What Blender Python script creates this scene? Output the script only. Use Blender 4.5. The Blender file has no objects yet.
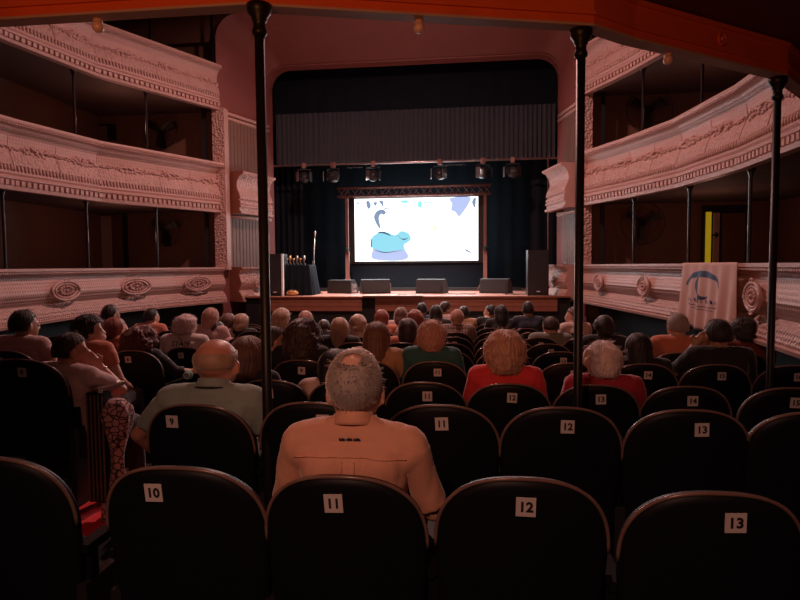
import bpy, math, random
import numpy as np
from mathutils import Vector, Matrix, noise
R = math.radians
rnd = random.Random(7)
COL = bpy.context.scene.collection
sc = bpy.context.scene
EYE = 1.565
# ---------------------------------------------------------------- camera model
FPX = 600.0; YAW = R(6.84); PIT = R(3.26); ROLL = R(0.46)
cf = Vector((-math.sin(YAW)*math.cos(PIT), math.cos(YAW)*math.cos(PIT), -math.sin(PIT)))
cr = Vector((math.cos(YAW), math.sin(YAW), 0)); cu = cr.cross(cf)
cr2 = cr*math.cos(ROLL)-cu*math.sin(ROLL); cu2 = cr2.cross(cf)
def ray(px, py): return cf + cr2*((px-400)/FPX) - cu2*((py-300)/FPX)
def at(px, py, Y):
    d = ray(px, py); p = d*(Y/d.y); return Vector((p.x, Y, p.z+EYE))
cam = bpy.data.cameras.new('camera'); camo = bpy.data.objects.new('camera', cam); COL.objects.link(camo)
cam.sensor_width = 36; cam.lens = 36*FPX/800; cam.clip_start = .02
camo.matrix_world = Matrix((( cr2.x, cu2.x, -cf.x, 0), (cr2.y, cu2.y, -cf.y, 0), (cr2.z, cu2.z, -cf.z, EYE), (0, 0, 0, 1)))
sc.camera = camo
# ---------------------------------------------------------------- materials
def mat(name, col, rough=.6, metal=0, spec=.5, sheen=0, var=.12, scale=8, bump=0, bscale=60, emit=None, es=0, sheencol=None):
    m = bpy.data.materials.new(name); m.use_nodes = True; nt = m.node_tree; b = nt.nodes['Principled BSDF']
    b.inputs['Roughness'].default_value = rough; b.inputs['Metallic'].default_value = metal
    b.inputs['Specular IOR Level'].default_value = spec
    if sheen:
        b.inputs['Sheen Weight'].default_value = sheen; b.inputs['Sheen Roughness'].default_value = .35
        if sheencol: b.inputs['Sheen Tint'].default_value = (*sheencol, 1)
    tc = nt.nodes.new('ShaderNodeTexCoord'); nz = nt.nodes.new('ShaderNodeTexNoise'); nz.inputs['Scale'].default_value = scale; nz.inputs['Detail'].default_value = 5
    nt.links.new(tc.outputs['Object'], nz.inputs['Vector'])
    mx = nt.nodes.new('ShaderNodeMix'); mx.data_type = 'RGBA'
    mx.inputs[6].default_value = (*[c*(1-var) for c in col], 1); mx.inputs[7].default_value = (*[min(1, c*(1+var)) for c in col], 1)
    nt.links.new(nz.outputs['Fac'], mx.inputs[0]); nt.links.new(mx.outputs[2], b.inputs['Base Color'])
    if bump:
        n2 = nt.nodes.new('ShaderNodeTexNoise'); n2.inputs['Scale'].default_value = bscale; n2.inputs['Detail'].default_value = 4
        nt.links.new(tc.outputs['Object'], n2.inputs['Vector'])
        bp = nt.nodes.new('ShaderNodeBump'); bp.inputs['Strength'].default_value = bump; bp.inputs['Distance'].default_value = .01
        nt.links.new(n2.outputs['Fac'], bp.inputs['Height']); nt.links.new(bp.outputs['Normal'], b.inputs['Normal'])
    if emit: b.inputs['Emission Color'].default_value = (*emit, 1); b.inputs['Emission Strength'].default_value = es
    return m
def emboss(name, col, kind, rough=.45, dist=.012):
    """pressed tin ceiling-style relief, laid along the UVs of a sweep (metres)"""
    m = mat(name, col, rough, var=.1, scale=3); nt = m.node_tree; b = nt.nodes['Principled BSDF']
    uv = nt.nodes.new('ShaderNodeUVMap'); uv.uv_map = 'UVMap'
    def wave(scale, direction, rings=False):
        w = nt.nodes.new('ShaderNodeTexWave'); w.wave_type = 'RINGS' if rings else 'BANDS'
        if not rings: w.bands_direction = direction
        w.inputs['Scale'].default_value = scale; nt.links.new(uv.outputs[0], w.inputs['Vector']); return w.outputs['Fac']
    def math_(op, a, b_):
        n = nt.nodes.new('ShaderNodeMath'); n.operation = op
        for i, v in enumerate((a, b_)):
            if isinstance(v, (int, float)): n.inputs[i].default_value = v
            else: nt.links.new(v, n.inputs[i])
        return n.outputs[0]
    if kind == 'grid': h = math_('MULTIPLY', wave(7, 'X'), wave(7, 'Y'))
    elif kind == 'ribs': h = wave(8, 'X')
    else:
        v = nt.nodes.new('ShaderNodeTexVoronoi'); v.inputs['Scale'].default_value = 22; nt.links.new(uv.outputs[0], v.inputs['Vector'])
        v.inputs['Randomness'].default_value = .75 if kind == 'scroll' else .2
        n = nt.nodes.new('ShaderNodeTexNoise'); n.inputs['Scale'].default_value = 26; nt.links.new(uv.outputs[0], n.inputs['Vector'])
        h = math_('ADD', v.outputs['Distance'], math_('MULTIPLY', n.outputs['Fac'], .8))
    bp = nt.nodes.new('ShaderNodeBump'); bp.inputs['Strength'].default_value = 1; bp.inputs['Distance'].default_value = dist
    nt.links.new(h, bp.inputs['Height']); nt.links.new(bp.outputs['Normal'], b.inputs['Normal'])
    return m
PINK = (.62, .39, .345)
M = dict(
 tin_grid=emboss('pressed tin small grid', PINK, 'grid', dist=.006), tin_scroll=emboss('pressed tin scrolls', PINK, 'scroll', dist=.024),
 tin_fine=emboss('pressed tin fine grid', PINK, 'grid', dist=.003), tin_flower=emboss('pressed tin flowers', (.66, .43, .38), 'flower', dist=.035),
 tin=mat('painted plaster moulding', PINK, .4, var=.15, scale=25, bump=.5, bscale=90),
 tin_end=mat('terracotta painted end board', (.30, .10, .06), .5, bump=.2),
 plaster=mat('dusky rose proscenium plaster', (.26, .09, .08), .6, var=.15, scale=3, bump=.15, bscale=30),
 slat=mat('fawn slatted board', (.22, .13, .10), .6, var=.15),
 wall=mat('brown rear wall paint', (.20, .095, .065), .7, var=.2, scale=2),
 dark=mat('near black paint', (.012, .012, .014), .6),
 ceil=mat('dark painted ceiling', (.14, .09, .08), .8), soffit=mat('dark red soffit boards', (.10, .022, .016), .7, var=.25, scale=3),
 beam=mat('red painted timber beam', (.62, .11, .03), .42, var=.2, scale=4, bump=.1, bscale=25),
 beam_pale=mat('pale pink beam underside', (.42, .30, .28), .5),
 iron=mat('black painted cast iron', (.010, .009, .010), .42, spec=.3, var=.3),
 postiron=mat('satin black post paint', (.035, .028, .028), .22, spec=.8),
 door=mat('brown door paint', (.16, .07, .045), .5), doorlite=mat('pale pink door panel', (.5, .33, .31), .6),
 yellow=mat('glowing yellow painted jamb', (.75, .52, .02), .6, emit=(.9, .6, .02), es=.25),  # yellow: emission adds a glow to the jamb, which is no lamp
 floor=mat('dark carpet floor', (.025, .014, .014), .9, var=.3, scale=12, bump=.3),
 redcarpet=mat('bright red carpet', (.75, .03, .04), .8),
 stagewood=mat('varnished stage boards', (.42, .21, .17), .35, var=.3, scale=5), stagefront=mat('red brown stage fascia boards', (.36, .13, .08), .5, var=.25),
 palewood=mat('pale board', (.7, .6, .52), .5), black=mat('black drape cloth', (.010, .015, .021), .9, spec=.1, bump=.2),
 valance=mat('dark grey pleated velvet', (.035, .042, .055), .8, sheen=.4),
 metal=mat('scuffed aluminium', (.5, .45, .45), .35, metal=.9), redmetal=mat('rusty red painted truss', (.24, .11, .09), .5, metal=.3),
 blackmetal=mat('black metal', (.02, .02, .022), .4), white=mat('white tape', (.75, .75, .75), .5),
 amp=mat('black speaker grille', (.018, .018, .02), .6, bump=.5, bscale=200), gold=mat('gold plastic', (.6, .3, .12), .35, metal=.4),
 seat=mat('black vinyl seat shell', (.0055, .006, .009), .5, spec=.2, var=.3, scale=6), rim=mat('brown seat edging with edge light', (.20, .12, .10), .25, var=.4, scale=14),  # rim: lighter brown paints in the light caught along the seat edges
 cushion=mat('black seat cloth', (.016, .014, .018), .8), plate=mat('white number card', (.62, .56, .55), .55, var=.05), ink=mat('black ink', (.015, .012, .012), .6),
 banner=mat('pale pink banner cloth', (.66, .44, .39), .7, var=.08), blue=mat('navy print', (.03, .045, .12), .6),
 bulb=mat('frosted glass globe', (.7, .5, .48), .15), fan=mat('dark fan wire', (.02, .015, .015), .4),
)
# ---------------------------------------------------------------- mesh builder
class MB:
    def __init__(s): s.v = []; s.f = []; s.uv = {}; s.sm = []
    def add(s, vs, fs, smooth=False):
        o = len(s.v); s.v += [tuple(v) for v in vs]; s.f += [tuple(i+o for i in f) for f in fs]; s.sm += [smooth]*len(fs); return o
    def box(s, lo, hi, rot=None, pivot=None):
        x0, y0, z0 = lo; x1, y1, z1 = hi
        vs = [Vector(p) for p in ((x0,y0,z0),(x1,y0,z0),(x1,y1,z0),(x0,y1,z0),(x0,y0,z1),(x1,y0,z1),(x1,y1,z1),(x0,y1,z1))]
        if rot is not None:
            pv = Vector(pivot) if pivot is not None else (Vector(lo)+Vector(hi))/2
            vs = [rot @ (v-pv)+pv for v in vs]
        s.add(vs, [(0,3,2,1),(4,5,6,7),(0,1,5,4),(1,2,6,5),(2,3,7,6),(3,0,4,7)]); return s
    def obox(s, c, size, rz=0, rx=0, ry=0):
        c = Vector(c); h = Vector(size)/2; rot = Matrix.Rotation(rz, 3, 'Z') @ Matrix.Rotation(rx, 3, 'X') @ Matrix.Rotation(ry, 3, 'Y')
        return s.box(c-h, c+h, rot, c)
    def tube(s, pts, r, n=8, cap=True, closed=False):
        pts = [Vector(p) for p in pts]; N = len(pts); rs = r if isinstance(r, (list, tuple)) else [r]*N
        rings = []; up = None
        for i, p in enumerate(pts):
            a = pts[(i-1) % N] if (i or closed) else p; b = pts[(i+1) % N] if (i < N-1 or closed) else p
            t = (b-a).normalized()
            if up is None or abs(up.dot(t)) > .99:
                up = Vector((0,0,1)) if abs(t.z) < .9 else Vector((0,1,0))
            e1 = t.cross(up).normalized(); e2 = e1.cross(t).normalized(); up = e2
            rings.append([p+e1*rs[i]*math.cos(2*math.pi*k/n)+e2*rs[i]*math.sin(2*math.pi*k/n) for k in range(n)])
        fs = []
        for i in range(N if closed else N-1):
            j = (i+1) % N
            for k in range(n): fs.append((i*n+k, i*n+(k+1) % n, j*n+(k+1) % n, j*n+k))
        if cap and not closed: fs += [tuple(range(n))[::-1], tuple((N-1)*n+k for k in range(n))]
        s.add([v for r_ in rings for v in r_], fs, True); return s
    def lathe(s, prof, c=(0,0,0), n=16, axis='Z'):
        c = Vector(c); vs = []
        for r, h in prof:
            for k in range(n):
                a = 2*math.pi*k/n; p = Vector((r*math.cos(a), r*math.sin(a), h))
                if axis == 'Y': p = Vector((p.x, p.z, p.y))
                vs.append(c+p)
        fs = [(i*n+k, i*n+(k+1) % n, (i+1)*n+(k+1) % n, (i+1)*n+k) for i in range(len(prof)-1) for k in range(n)]
        fs += [tuple(range(n))[::-1], tuple((len(prof)-1)*n+k for k in range(n))]
        s.add(vs, fs, True); return s
    def ball(s, c, r, nu=16, nv=10, fn=None):
        c = Vector(c); r = Vector(r) if not isinstance(r, (int, float)) else Vector((r,r,r)); vs = [c+Vector((0,0,r.z))]
        for i in range(1, nv):
            th = math.pi*i/nv
            for k in range(nu):
                a = 2*math.pi*k/nu; vs.append(c+Vector((r.x*math.sin(th)*math.cos(a), r.y*math.sin(th)*math.sin(a), r.z*math.cos(th))))
        vs.append(c-Vector((0,0,r.z))); L = len(vs)-1
        fs = [(0, 1+k, 1+(k+1) % nu) for k in range(nu)]
        for i in range(nv-2):
            for k in range(nu): a = 1+i*nu; fs.append((a+k, a+nu+k, a+nu+(k+1) % nu, a+(k+1) % nu))
        a = 1+(nv-2)*nu; fs += [(a+k, L, a+(k+1) % nu) for k in range(nu)]
        s.add(vs, fs, True); return s
    def mesh(s, name, m=None):
        me = bpy.data.meshes.new(name); me.from_pydata(s.v, [], s.f)
        me.polygons.foreach_set('use_smooth', s.sm if len(s.sm) == len(s.f) else [False]*len(s.f))
        if s.uv:
            l = me.uv_layers.new(name='UVMap')
            for lp in me.loops: l.data[lp.index].uv = s.uv.get(lp.vertex_index, (0, 0))
        if m: me.materials.append(m)
        me.validate(); me.update(); return me
    def build(s, name, m=None, parent=None, **k):
        o = bpy.data.objects.new(name, s.mesh(name, m)); COL.objects.link(o)
        if parent: o.parent = parent
        return tag(o, **k)
def tag(o, label=None, cat=None, group=None, kind=None):
    if label: o['label'] = label
    if cat: o['category'] = cat
    if group: o['group'] = group
    if kind: o['kind'] = kind
    return o
def empty(name, loc=(0,0,0), rz=0, **k):
    o = bpy.data.objects.new(name, None); COL.objects.link(o); o.location = loc; o.rotation_euler = (0,0,rz); o.empty_display_size = .1
    return tag(o, **k)
def meshobj(name, me, parent=None, **k):
    o = bpy.data.objects.new(name, me); COL.objects.link(o)
    if parent: o.parent = parent
    return tag(o, **k)
TXT = {}
def text_mesh(txt, size, m, ext=.0006, bold=.0):
    key = (txt, size, m.name)
    if key in TXT: return TXT[key]
    cu = bpy.data.curves.new('t', 'FONT'); cu.body = txt; cu.size = size; cu.align_x = 'CENTER'; cu.align_y = 'CENTER'; cu.extrude = ext; cu.offset = bold
    cu.resolution_u = 3
    o = bpy.data.objects.new('t', cu); COL.objects.link(o)
    dg = bpy.context.evaluated_depsgraph_get(); me = bpy.data.meshes.new_from_object(o.evaluated_get(dg)); me.materials.clear(); me.materials.append(m)
    bpy.data.objects.remove(o); TXT[key] = me; return me
# ---------------------------------------------------------------- sweep along a plan line
def plan_normals(path, side):
    """unit normals towards the auditorium side (+1: left of travel) with mitred corners"""
    P = [Vector((p[0], p[1])) for p in path]; out = []
    for i in range(len(P)):
        ns = []
        for a, b in ((i-1, i), (i, i+1)):
            if a < 0 or b >= len(P): continue
            d = (P[b]-P[a]).normalized(); ns.append(Vector((-d.y, d.x))*side)
        n = sum(ns, Vector((0, 0))).normalized(); c = n.dot(ns[0]); out.append(n/max(c, .5))
    return out
def sweep(path, side, prof, z0, hgt, name, m, parent, caps=True):
    ns = plan_normals(path, side); mb = MB(); np_ = len(prof); L = 0; uv = {}
    for i, p in enumerate(path):
        if i: L += math.dist(path[i-1][:2], p[:2])
        vlen = 0; prev = None
        for j, (off, fr) in enumerate(prof):
            q = Vector((p[0]+ns[i].x*off, p[1]+ns[i].y*off, z0+fr*hgt))
            if prev is not None: vlen += math.dist((off, fr*hgt), prev)
            prev = (off, fr*hgt); mb.v.append(tuple(q)); uv[i*np_+j] = (L, vlen)
    for i in range(len(path)-1):
        for j in range(np_-1): mb.f.append((i*np_+j, (i+1)*np_+j, (i+1)*np_+j+1, i*np_+j+1))
    mb.sm = [False]*len(mb.f); mb.uv = uv
    return mb.build(name, m, parent)
def resample(path, step):
    out = []; acc = 0
    for a, b in zip(path, path[1:]):
        L = math.dist(a, b); n = max(1, int(L/step))
        for k in range(n): t = k/n; out.append(((a[0]+(b[0]-a[0])*t, a[1]+(b[1]-a[1])*t), ((b[0]-a[0])/L, (b[1]-a[1])/L), L/n))
    return out
def dentils(path, side, off, z, size, step, name, m, parent, shape='box'):
    mb = MB(); ns = None
    for (p, d, st) in resample(path, step):
        nx, ny = -d[1]*side, d[0]*side
        c = Vector((p[0]+nx*off+d[0]*st/2, p[1]+ny*off+d[1]*st/2, z)); rz = math.atan2(d[1], d[0])
        if shape == 'box': mb.obox(c, (step*.62, size[0], size[1]), rz)
        else:
            o = len(mb.v); mb.ball(c, (step*.42, size[0], size[1]), 8, 5)
            for i in range(o, len(mb.v)):
                q = Vector(mb.v[i])-c; q = Matrix.Rotation(rz, 3, 'Z') @ q; mb.v[i] = tuple(c+q)
    return mb.build(name, m, parent)
def end_cap(path, side, prof, z0, hgt, i, name, m, parent, inner=-.12):
    ns = plan_normals(path, side); n = ns[i]; p = path[i]; mb = MB()
    d = Vector(path[1 if i == 0 else -2][:2])-Vector(p[:2]); d.normalize(); d = -d
    pts = [(off, fr) for off, fr in prof]+[(inner, 1), (inner, 0)]
    vs = [Vector((p[0]+n.x*o, p[1]+n.y*o, z0+f*hgt)) for o, f in pts]; k = len(vs)
    vs += [v+Vector((d.x, d.y, 0))*.02 for v in vs]
    mb.add(vs, [tuple(range(k)), tuple(range(2*k-1, k-1, -1))]+[(a, (a+1) % k, k+(a+1) % k, k+a) for a in range(k)])
    return mb.build(name, m, parent)
def medallion(path_pt, dirv, nrm, z, off, parent, s=1, sa=1):
    e = Vector((dirv[0], dirv[1], 0)); n = Vector((nrm[0], nrm[1], 0)); zz = Vector((0,0,1))
    c = Vector((path_pt[0], path_pt[1], z))+n*off
    def P(a, b, d=0): return c+e*a*s*sa+zz*b*s+n*d
    mb = MB()
    for ra, rb, r in ((.155, .105, .019), (.118, .078, .013)):
        mb.tube([P(ra*math.cos(t), rb*math.sin(t), .02) for t in [2*math.pi*k/28 for k in range(28)]], r, 6, closed=True)
    root = mb.build('medallion', M['tin'], parent)
    pm = MB()
    for k in range(12):
        t = 2*math.pi*k/12; pm.ball(P(.066*math.cos(t), .045*math.sin(t), .022), .024, 6, 5)
    pm.ball(P(0, 0, .03), .025, 8, 6); pm.build('flower', M['tin'], root)
    sm = MB()
    for sg in (-1, 1):
        sm.tube([P(.03*math.sin(a)*sg*.9, sg*(.105+.03*math.cos(a)), .03) for a in [k*.5-1.2 for k in range(8)]], .010, 6)
        sm.tube([P(sg*(.14+.02*math.cos(a)), .03*math.sin(a), .03) for a in [k*.5-1.2 for k in range(7)]], .011, 6)
    sm.build('scroll', M['tin'], root)
# ---------------------------------------------------------------- the tiers
LEFT = [(-4.79, 11.0), (-5.35, 9.8), (-5.82, 8.8), (-6.08, 7.3), (-6.15, 5.9)]
RIGHT = [(2.03, 11.0), (2.50, 9.85), (2.88, 8.65), (3.05, 7.1), (3.02, 5.75)]
REAR = [(-6.15, 5.9), (-5.9, 5.1), (-4.72, 4.15), (-3.4, 3.2), (-2.3, 2.68), (-1.0, 2.68), (.55, 3.13), (.79, 3.34), (1.89, 4.10), (2.95, 5.4), (3.02, 5.75)]
LOWL = [(-4.75, 11.0), (-5.15, 9.8), (-5.36, 8.7), (-5.38, 7.35), (-5.26, 6.1), (-5.0, 4.9), (-4.9, 3.4), (-4.9, -2.9)]
LOWR = [(2.0, 11.0), (2.2, 9.6), (2.36, 8.3), (2.50, 7.0), (2.53, 5.7), (2.45, 4.8), (2.36, 3.9), (2.4, 2.6), (2.6, 1.0), (2.7, -2.9)]
PROF = [(.02, 0), (.13, .0), (.14, .05), (.10, .06), (.10, .15), (.13, .16), (.13, .19), (.10, .21), (.12, .24), (.11, .30), (.08, .33),
        (.12, .36), (.095, .47), (.06, .56), (.045, .61), (.04, .66), (.055, .78), (.12, .90), (.17, .93), (.19, .945), (.20, .97), (.19, 1.0), (-.03, 1.0)]
PA, PB, PC, PD = PROF[:12], PROF[11:14], PROF[13:19], PROF[18:]
def garland(path, side, z0, h, root):
    mb = MB(); rg = random.Random(3); L = 0
    for (p, d, st) in resample(path, .032):
        nx, ny = -d[1]*side, d[0]*side; L += st; big = (int(L/.42) % 2 == 0)
        for q in range(3 if big else 2):
            z = z0+h*(.61+rg.uniform(-.045, .045)*(1.3 if big else .6)); c = Vector((p[0]+nx*.055, p[1]+ny*.055, z)); o = len(mb.v); r_ = rg.uniform(.016, .034)*(1.15 if big else .9)
            mb.ball(c, (r_, r_*.9, r_*.8), 7, 5)
    mb.build('flower_garland', M['tin'], root)
    # seams between the pressed panels
    mb = MB()
    for (p, d, st) in resample(path, .62):
        nx, ny = -d[1]*side, d[0]*side; rg2 = [(o+.004, f) for o, f in PROF[10:17]]
        mb.tube([(p[0]+nx*o, p[1]+ny*o, z0+f*h) for o, f in rg2], .005, 4)
    mb.build('panel_seam', M['tin'], root)
def tier(path, side, z0, h, root):
    sweep(path, side, PROF[:11], z0, h, 'cornice', M['tin'], root)
    sweep(path, side, PROF[10:14], z0, h, 'scroll_panel', M['tin_scroll'], root)
    sweep(path, side, PROF[13:18], z0, h, 'cove_panel', M['tin_fine'], root)
    sweep(path, side, PROF[17:], z0, h, 'top_rail', M['tin'], root)
    dentils(path, side, .125, z0+.105*h, (.03, .07*h), .085, 'dentil_course', M['tin'], root)
    garland(path, side, z0, h, root)
    dentils(path, side, .112, z0+.315*h, (.026, .05*h), .055, 'bead_band', M['tin'], root, 'ball')
    dentils(path, side, .195, z0+.92*h, (.02, .018*h), .04, 'rail_beads', M['tin'], root)
HM = EYE+1.03; HU = EYE+2.94; HL = EYE-.655
for nm, path, side in (('left', LEFT, -1), ('right', RIGHT, 1)):
    # side: auditorium lies to the left/right of travel
    sd = 1 if nm == 'left' else -1
    for z0, h, lv in ((HM, .92, 'middle'), (HU, .81, 'upper')):
        r = empty('balcony_front', (0,0,0), label='ornate pink balcony front with dentils, %s tier on the %s side' % (lv, nm), cat='balcony')
        tier(path, sd, z0, h, r)
LPROF = [(.06, -.03), (.13, -.03), (.14, .02), (.11, .03), (.12, .08), (.085, .20), (.02, .31), (.07, .42), (.10, .52), (.09, .60), (.06, .72), (.05, .82), (.065, .885), (.10, .91), (.11, .93), (.13, .95), (.13, 1.0), (-.04, 1.0)]
LOWH = .655
for nm, path, sd in (('left', LOWL, 1), ('right', LOWR, -1)):
    r = empty('balcony_front', (0,0,0), label='pink embossed lowest balcony front with oval medallions on the %s side of the hall' % nm, cat='balcony')
    sweep(path, sd, LPROF[:4], HL, LOWH, 'bottom_moulding', M['tin'], r)
    sweep(path, sd, LPROF[3:7], HL, LOWH, 'scroll_panel', M['tin_flower'], r)
    sweep(path, sd, LPROF[6:13], HL, LOWH, 'embossed_panel', M['tin_grid'], r)
    sweep(path, sd, LPROF[12:], HL, LOWH, 'top_rail', M['tin'], r)
    dentils(path, sd, .105, HL+.92*LOWH, (.03, .02), .045, 'rail_beads', M['tin'], r)
    # medallions where the photo shows them
    pxs = (57, 130, 193) if nm == 'left' else (606, 653, 768)
    for px in pxs:
        best = None
        for (p, d, st) in resample(path, .03):
            q = p
            # pixel of that plan point at eye level
            v = Vector((q[0], q[1], -.3)); z = v.dot(cf); ppx = 400+FPX*v.dot(cr2)/z
            if best is None or abs(ppx-px) < best[0]: best = (abs(ppx-px), p, d)
        _, p, d = best; n = (-d[1]*sd, d[0]*sd)
        medallion(p, d, n, HL+.56*LOWH, .105, r, 1.15, 1.75 if nm == 'left' else 1.0)
# plaster seams of the tin panels
# proscenium side boxes (one small front per level on each splay)
SPL = [(-4.66, 11.22), (-4.36, 12.2)]; SPR = [(1.92, 11.22), (1.72, 12.2)]
for nm, path, sd in (('left', SPL, -1), ('right', SPR, 1)):
    for z0, h, prof, lv in ((HM, .80, PROF, 'middle'), (HL, LOWH*1.0, LPROF, 'lowest')):
        r = empty('box_front', (0,0,0), label='small bulging pink box front beside the stage, %s tier, %s of the proscenium' % (lv, nm), cat='balcony')
        pr = [(o+.16, f) for o, f in prof]
        sd2 = sd
        sweep(path, sd2, pr, z0, h, 'front_panel', M['tin_scroll'], r)
        for i in (0, 1): end_cap(path, sd2, pr, z0, h, i, 'end_board', M['tin_end'] if (nm == 'left' or i == 1) else M['tin'], r)
        if prof is LPROF:
            d = (Vector(path[1])-Vector(path[0])).normalized(); mid = (Vector(path[0])+Vector(path[1]))/2
            n = Vector((-d.y, d.x))*sd2; medallion(mid, d, n, z0+.5*h, .26, r, .8)
# pilasters
for X0, nm in ((-4.83, 'left'), (1.86, 'right')):
    mb = MB(); mb.box((X0, 10.93, EYE-.05), (X0+.23, 11.12, EYE+2.98)); 
    mb.v and None
    o = MB(); o.v = [(X0, 10.915, EYE-.05), (X0+.23, 10.915, EYE-.05), (X0+.23, 10.915, EYE+2.98), (X0, 10.915, EYE+2.98)]; o.f = [(0,1,2,3)]; o.sm = [False]; o.uv = {0:(0,0),1:(.23,0),2:(.23,3),3:(0,3)}
    p = mb.build('pilaster', M['tin'], None, label='tall narrow pilaster with pink floral relief at the %s of the stage' % nm, cat='pilaster')
    o.build('relief', M['tin_scroll'], p)
# ---------------------------------------------------------------- room shell
XL, XR = -7.3, 5.3; YE = 11.25
S = dict(kind='structure')
MB().box((XL-.15, -3, -1), (XL, YE+.2, 6.9)).build('wall_left', M['wall'], **S)
MB().box((XR, -3, -1), (XR+.15, YE+.2, 6.9)).build('wall_right', M['wall'], **S)
MB().box((XL, -3.15, -1), (XR, -3, 6.9)).build('wall_back', M['wall'], **S)
MB().box((XL, YE, -1), (-4.78, YE+.15, 6.9)).build('wall_end_left', M['wall'], **S)
MB().box((2.06, YE, -1), (XR, YE+.15, 6.9)).build('wall_end_right', M['wall'], **S)
MB().box((XL-.1, -3, EYE+5.2), (XR+.1, 16, EYE+5.35)).build('ceiling', M['ceil'], **S)
# floor: rakes down towards the stage
ROWY = {1: 1.76, 2: 2.60, 3: 3.50, 4: 4.45, 5: 5.30, 6: 6.12, 7: 6.98, 8: 7.82, 9: 8.66, 10: 9.45}
TOPH = {1: -.615, 2: -.60, 3: -.68, 4: -.71, 5: -.75, 6: -.79, 7: -.83, 8: -.87, 9: -.90, 10: -.92}
def floor_z(Y):
    ys = sorted((ROWY[k], EYE+TOPH[k]-.95) for k in ROWY)
    if Y <= ys[0][0]: return ys[0][1]
    for (a, za), (b, zb) in zip(ys, ys[1:]):
        if Y <= b: return za+(zb-za)*(Y-a)/(b-a)
    return ys[-1][1]
mb = MB(); yy = [-3, .9]+[ROWY[k]+.3 for k in range(1, 11)]+[11.2, 16]
vs = []
for y in yy: z = floor_z(y); vs += [(XL, y, z-.012), (XR, y, z-.012)]
mb.add(vs, [(2*i, 2*i+1, 2*i+3, 2*i+2) for i in range(len(yy)-1)])
mb.build('floor', M['floor'], **S)
# under-tier walls (dark) below the lowest fronts
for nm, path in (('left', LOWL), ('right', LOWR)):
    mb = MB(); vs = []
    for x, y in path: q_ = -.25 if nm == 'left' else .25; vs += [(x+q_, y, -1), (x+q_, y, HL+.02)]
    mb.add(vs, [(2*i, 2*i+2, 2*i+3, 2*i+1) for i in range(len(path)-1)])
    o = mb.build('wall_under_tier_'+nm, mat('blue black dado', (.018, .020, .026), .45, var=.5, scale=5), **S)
    mb = MB(); q = [(x+(-.12 if nm == 'left' else .12), y) for x, y in path]
    XW = XL if nm == 'left' else XR
    vs = []
    for x, y in path: vs += [(x, y, HL+.3), (XW, y, HL+.3)]
    mb.add(vs, [(2*i, 2*i+1, 2*i+3, 2*i+2) for i in range(len(path)-1)]); mb.build('floor_lowest_tier_'+nm, M['floor'], **S)
# slabs of the two upper tiers (their soffits show)
def slab(path, XW, z, t, name, m):
    mb = MB(); vs = []
    for x, y in path: vs += [(x, y, z), (XW, y, z), (XW, y, z+t), (x, y, z+t)]
    fs = []
    for i in range(len(path)-1):
        a, b = 4*i, 4*(i+1); fs += [(a, b, b+1, a+1), (a+3, a+2, b+2, b+3), (a, a+3, b+3, b), (a+1, b+1, b+2, a+2)]
    fs += [(0, 1, 2, 3), (4*len(path)-4, 4*len(path)-1, 4*len(path)-2, 4*len(path)-3)]
    mb.add(vs, fs); return mb.build(name, m, **S)
for nm, path, XW in (('left', LEFT, XL), ('right', RIGHT, XR)):
    for z, lv in ((HM+.05, 'middle'), (HU+.05, 'upper')):
        slab([(path[0][0], YE)]+path, XW, z, .12, 'floor_%s_tier_%s' % (lv, nm), M['ceil'])
# rear of the horseshoe: slab above the camera and the red beam under its edge
for z, nm in ((EYE+1.36, 'middle'), (EYE+3.0, 'upper')):
    mb = MB(); vs = []
    pts = REAR
    for x, y in pts: vs += [(x, y-.07, z), (x, -3, z), (x, -3, z+.1), (x, y-.07, z+.1)]
    fs = []
    for i in range(len(pts)-1):
        a, b = 4*i, 4*(i+1); fs += [(a, a+1, b+1, b), (a+3, b+3, b+2, a+2), (a, b, b+3, a+3)]
    o = len(vs); vs += [(XL, 5.9, z), (XL, -3, z), (-6.15, -3, z), (-6.15, 5.9, z), (3.02, 5.75, z), (3.02, -3, z), (XR, -3, z), (XR, 5.75, z)]
    fs += [(o, o+1, o+2, o+3), (o+4, o+5, o+6, o+7)]
    mb.add(vs, fs); mb.build('floor_%s_tier_rear' % nm, M['soffit'], **S)
BZ = EYE+1.15
def band(path, o0, o1, z0, z1, name, m, parent, side=1):
    ns = plan_normals(path, side); mb = MB(); vs = []
    for (x, y), n in zip(path, ns):
        for o, z in ((o0, z0), (o1, z0), (o1, z1), (o0, z1)): vs.append((x+n.x*o, y+n.y*o, z))
    fs = []
    for i in range(len(path)-1):
        a, b = 4*i, 4*(i+1)
        for j in range(4): fs.append((a+j, a+(j+1) % 4, b+(j+1) % 4, b+j))
    fs += [(3, 2, 1, 0), tuple(4*len(path)-4+j for j in range(4))]
    mb.add(vs, fs); return mb.build(name, m, parent)
bm = empty('balcony_beam', label='long faceted red painted beam overhead along the rear balcony edge', cat='beam')
band(REAR, -.075, 0, BZ+.012, BZ+.24, 'beam_body', M['beam'], bm)
band(REAR, -.078, .004, BZ, BZ+.012, 'underside_board', M['beam_pale'], bm)
band(REAR, -.09, -.075, BZ+.05, BZ+.065, 'bead', M['beam'], bm)
band(REAR, -.09, -.075, BZ+.175, BZ+.20, 'bead', M['beam'], bm)
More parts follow.
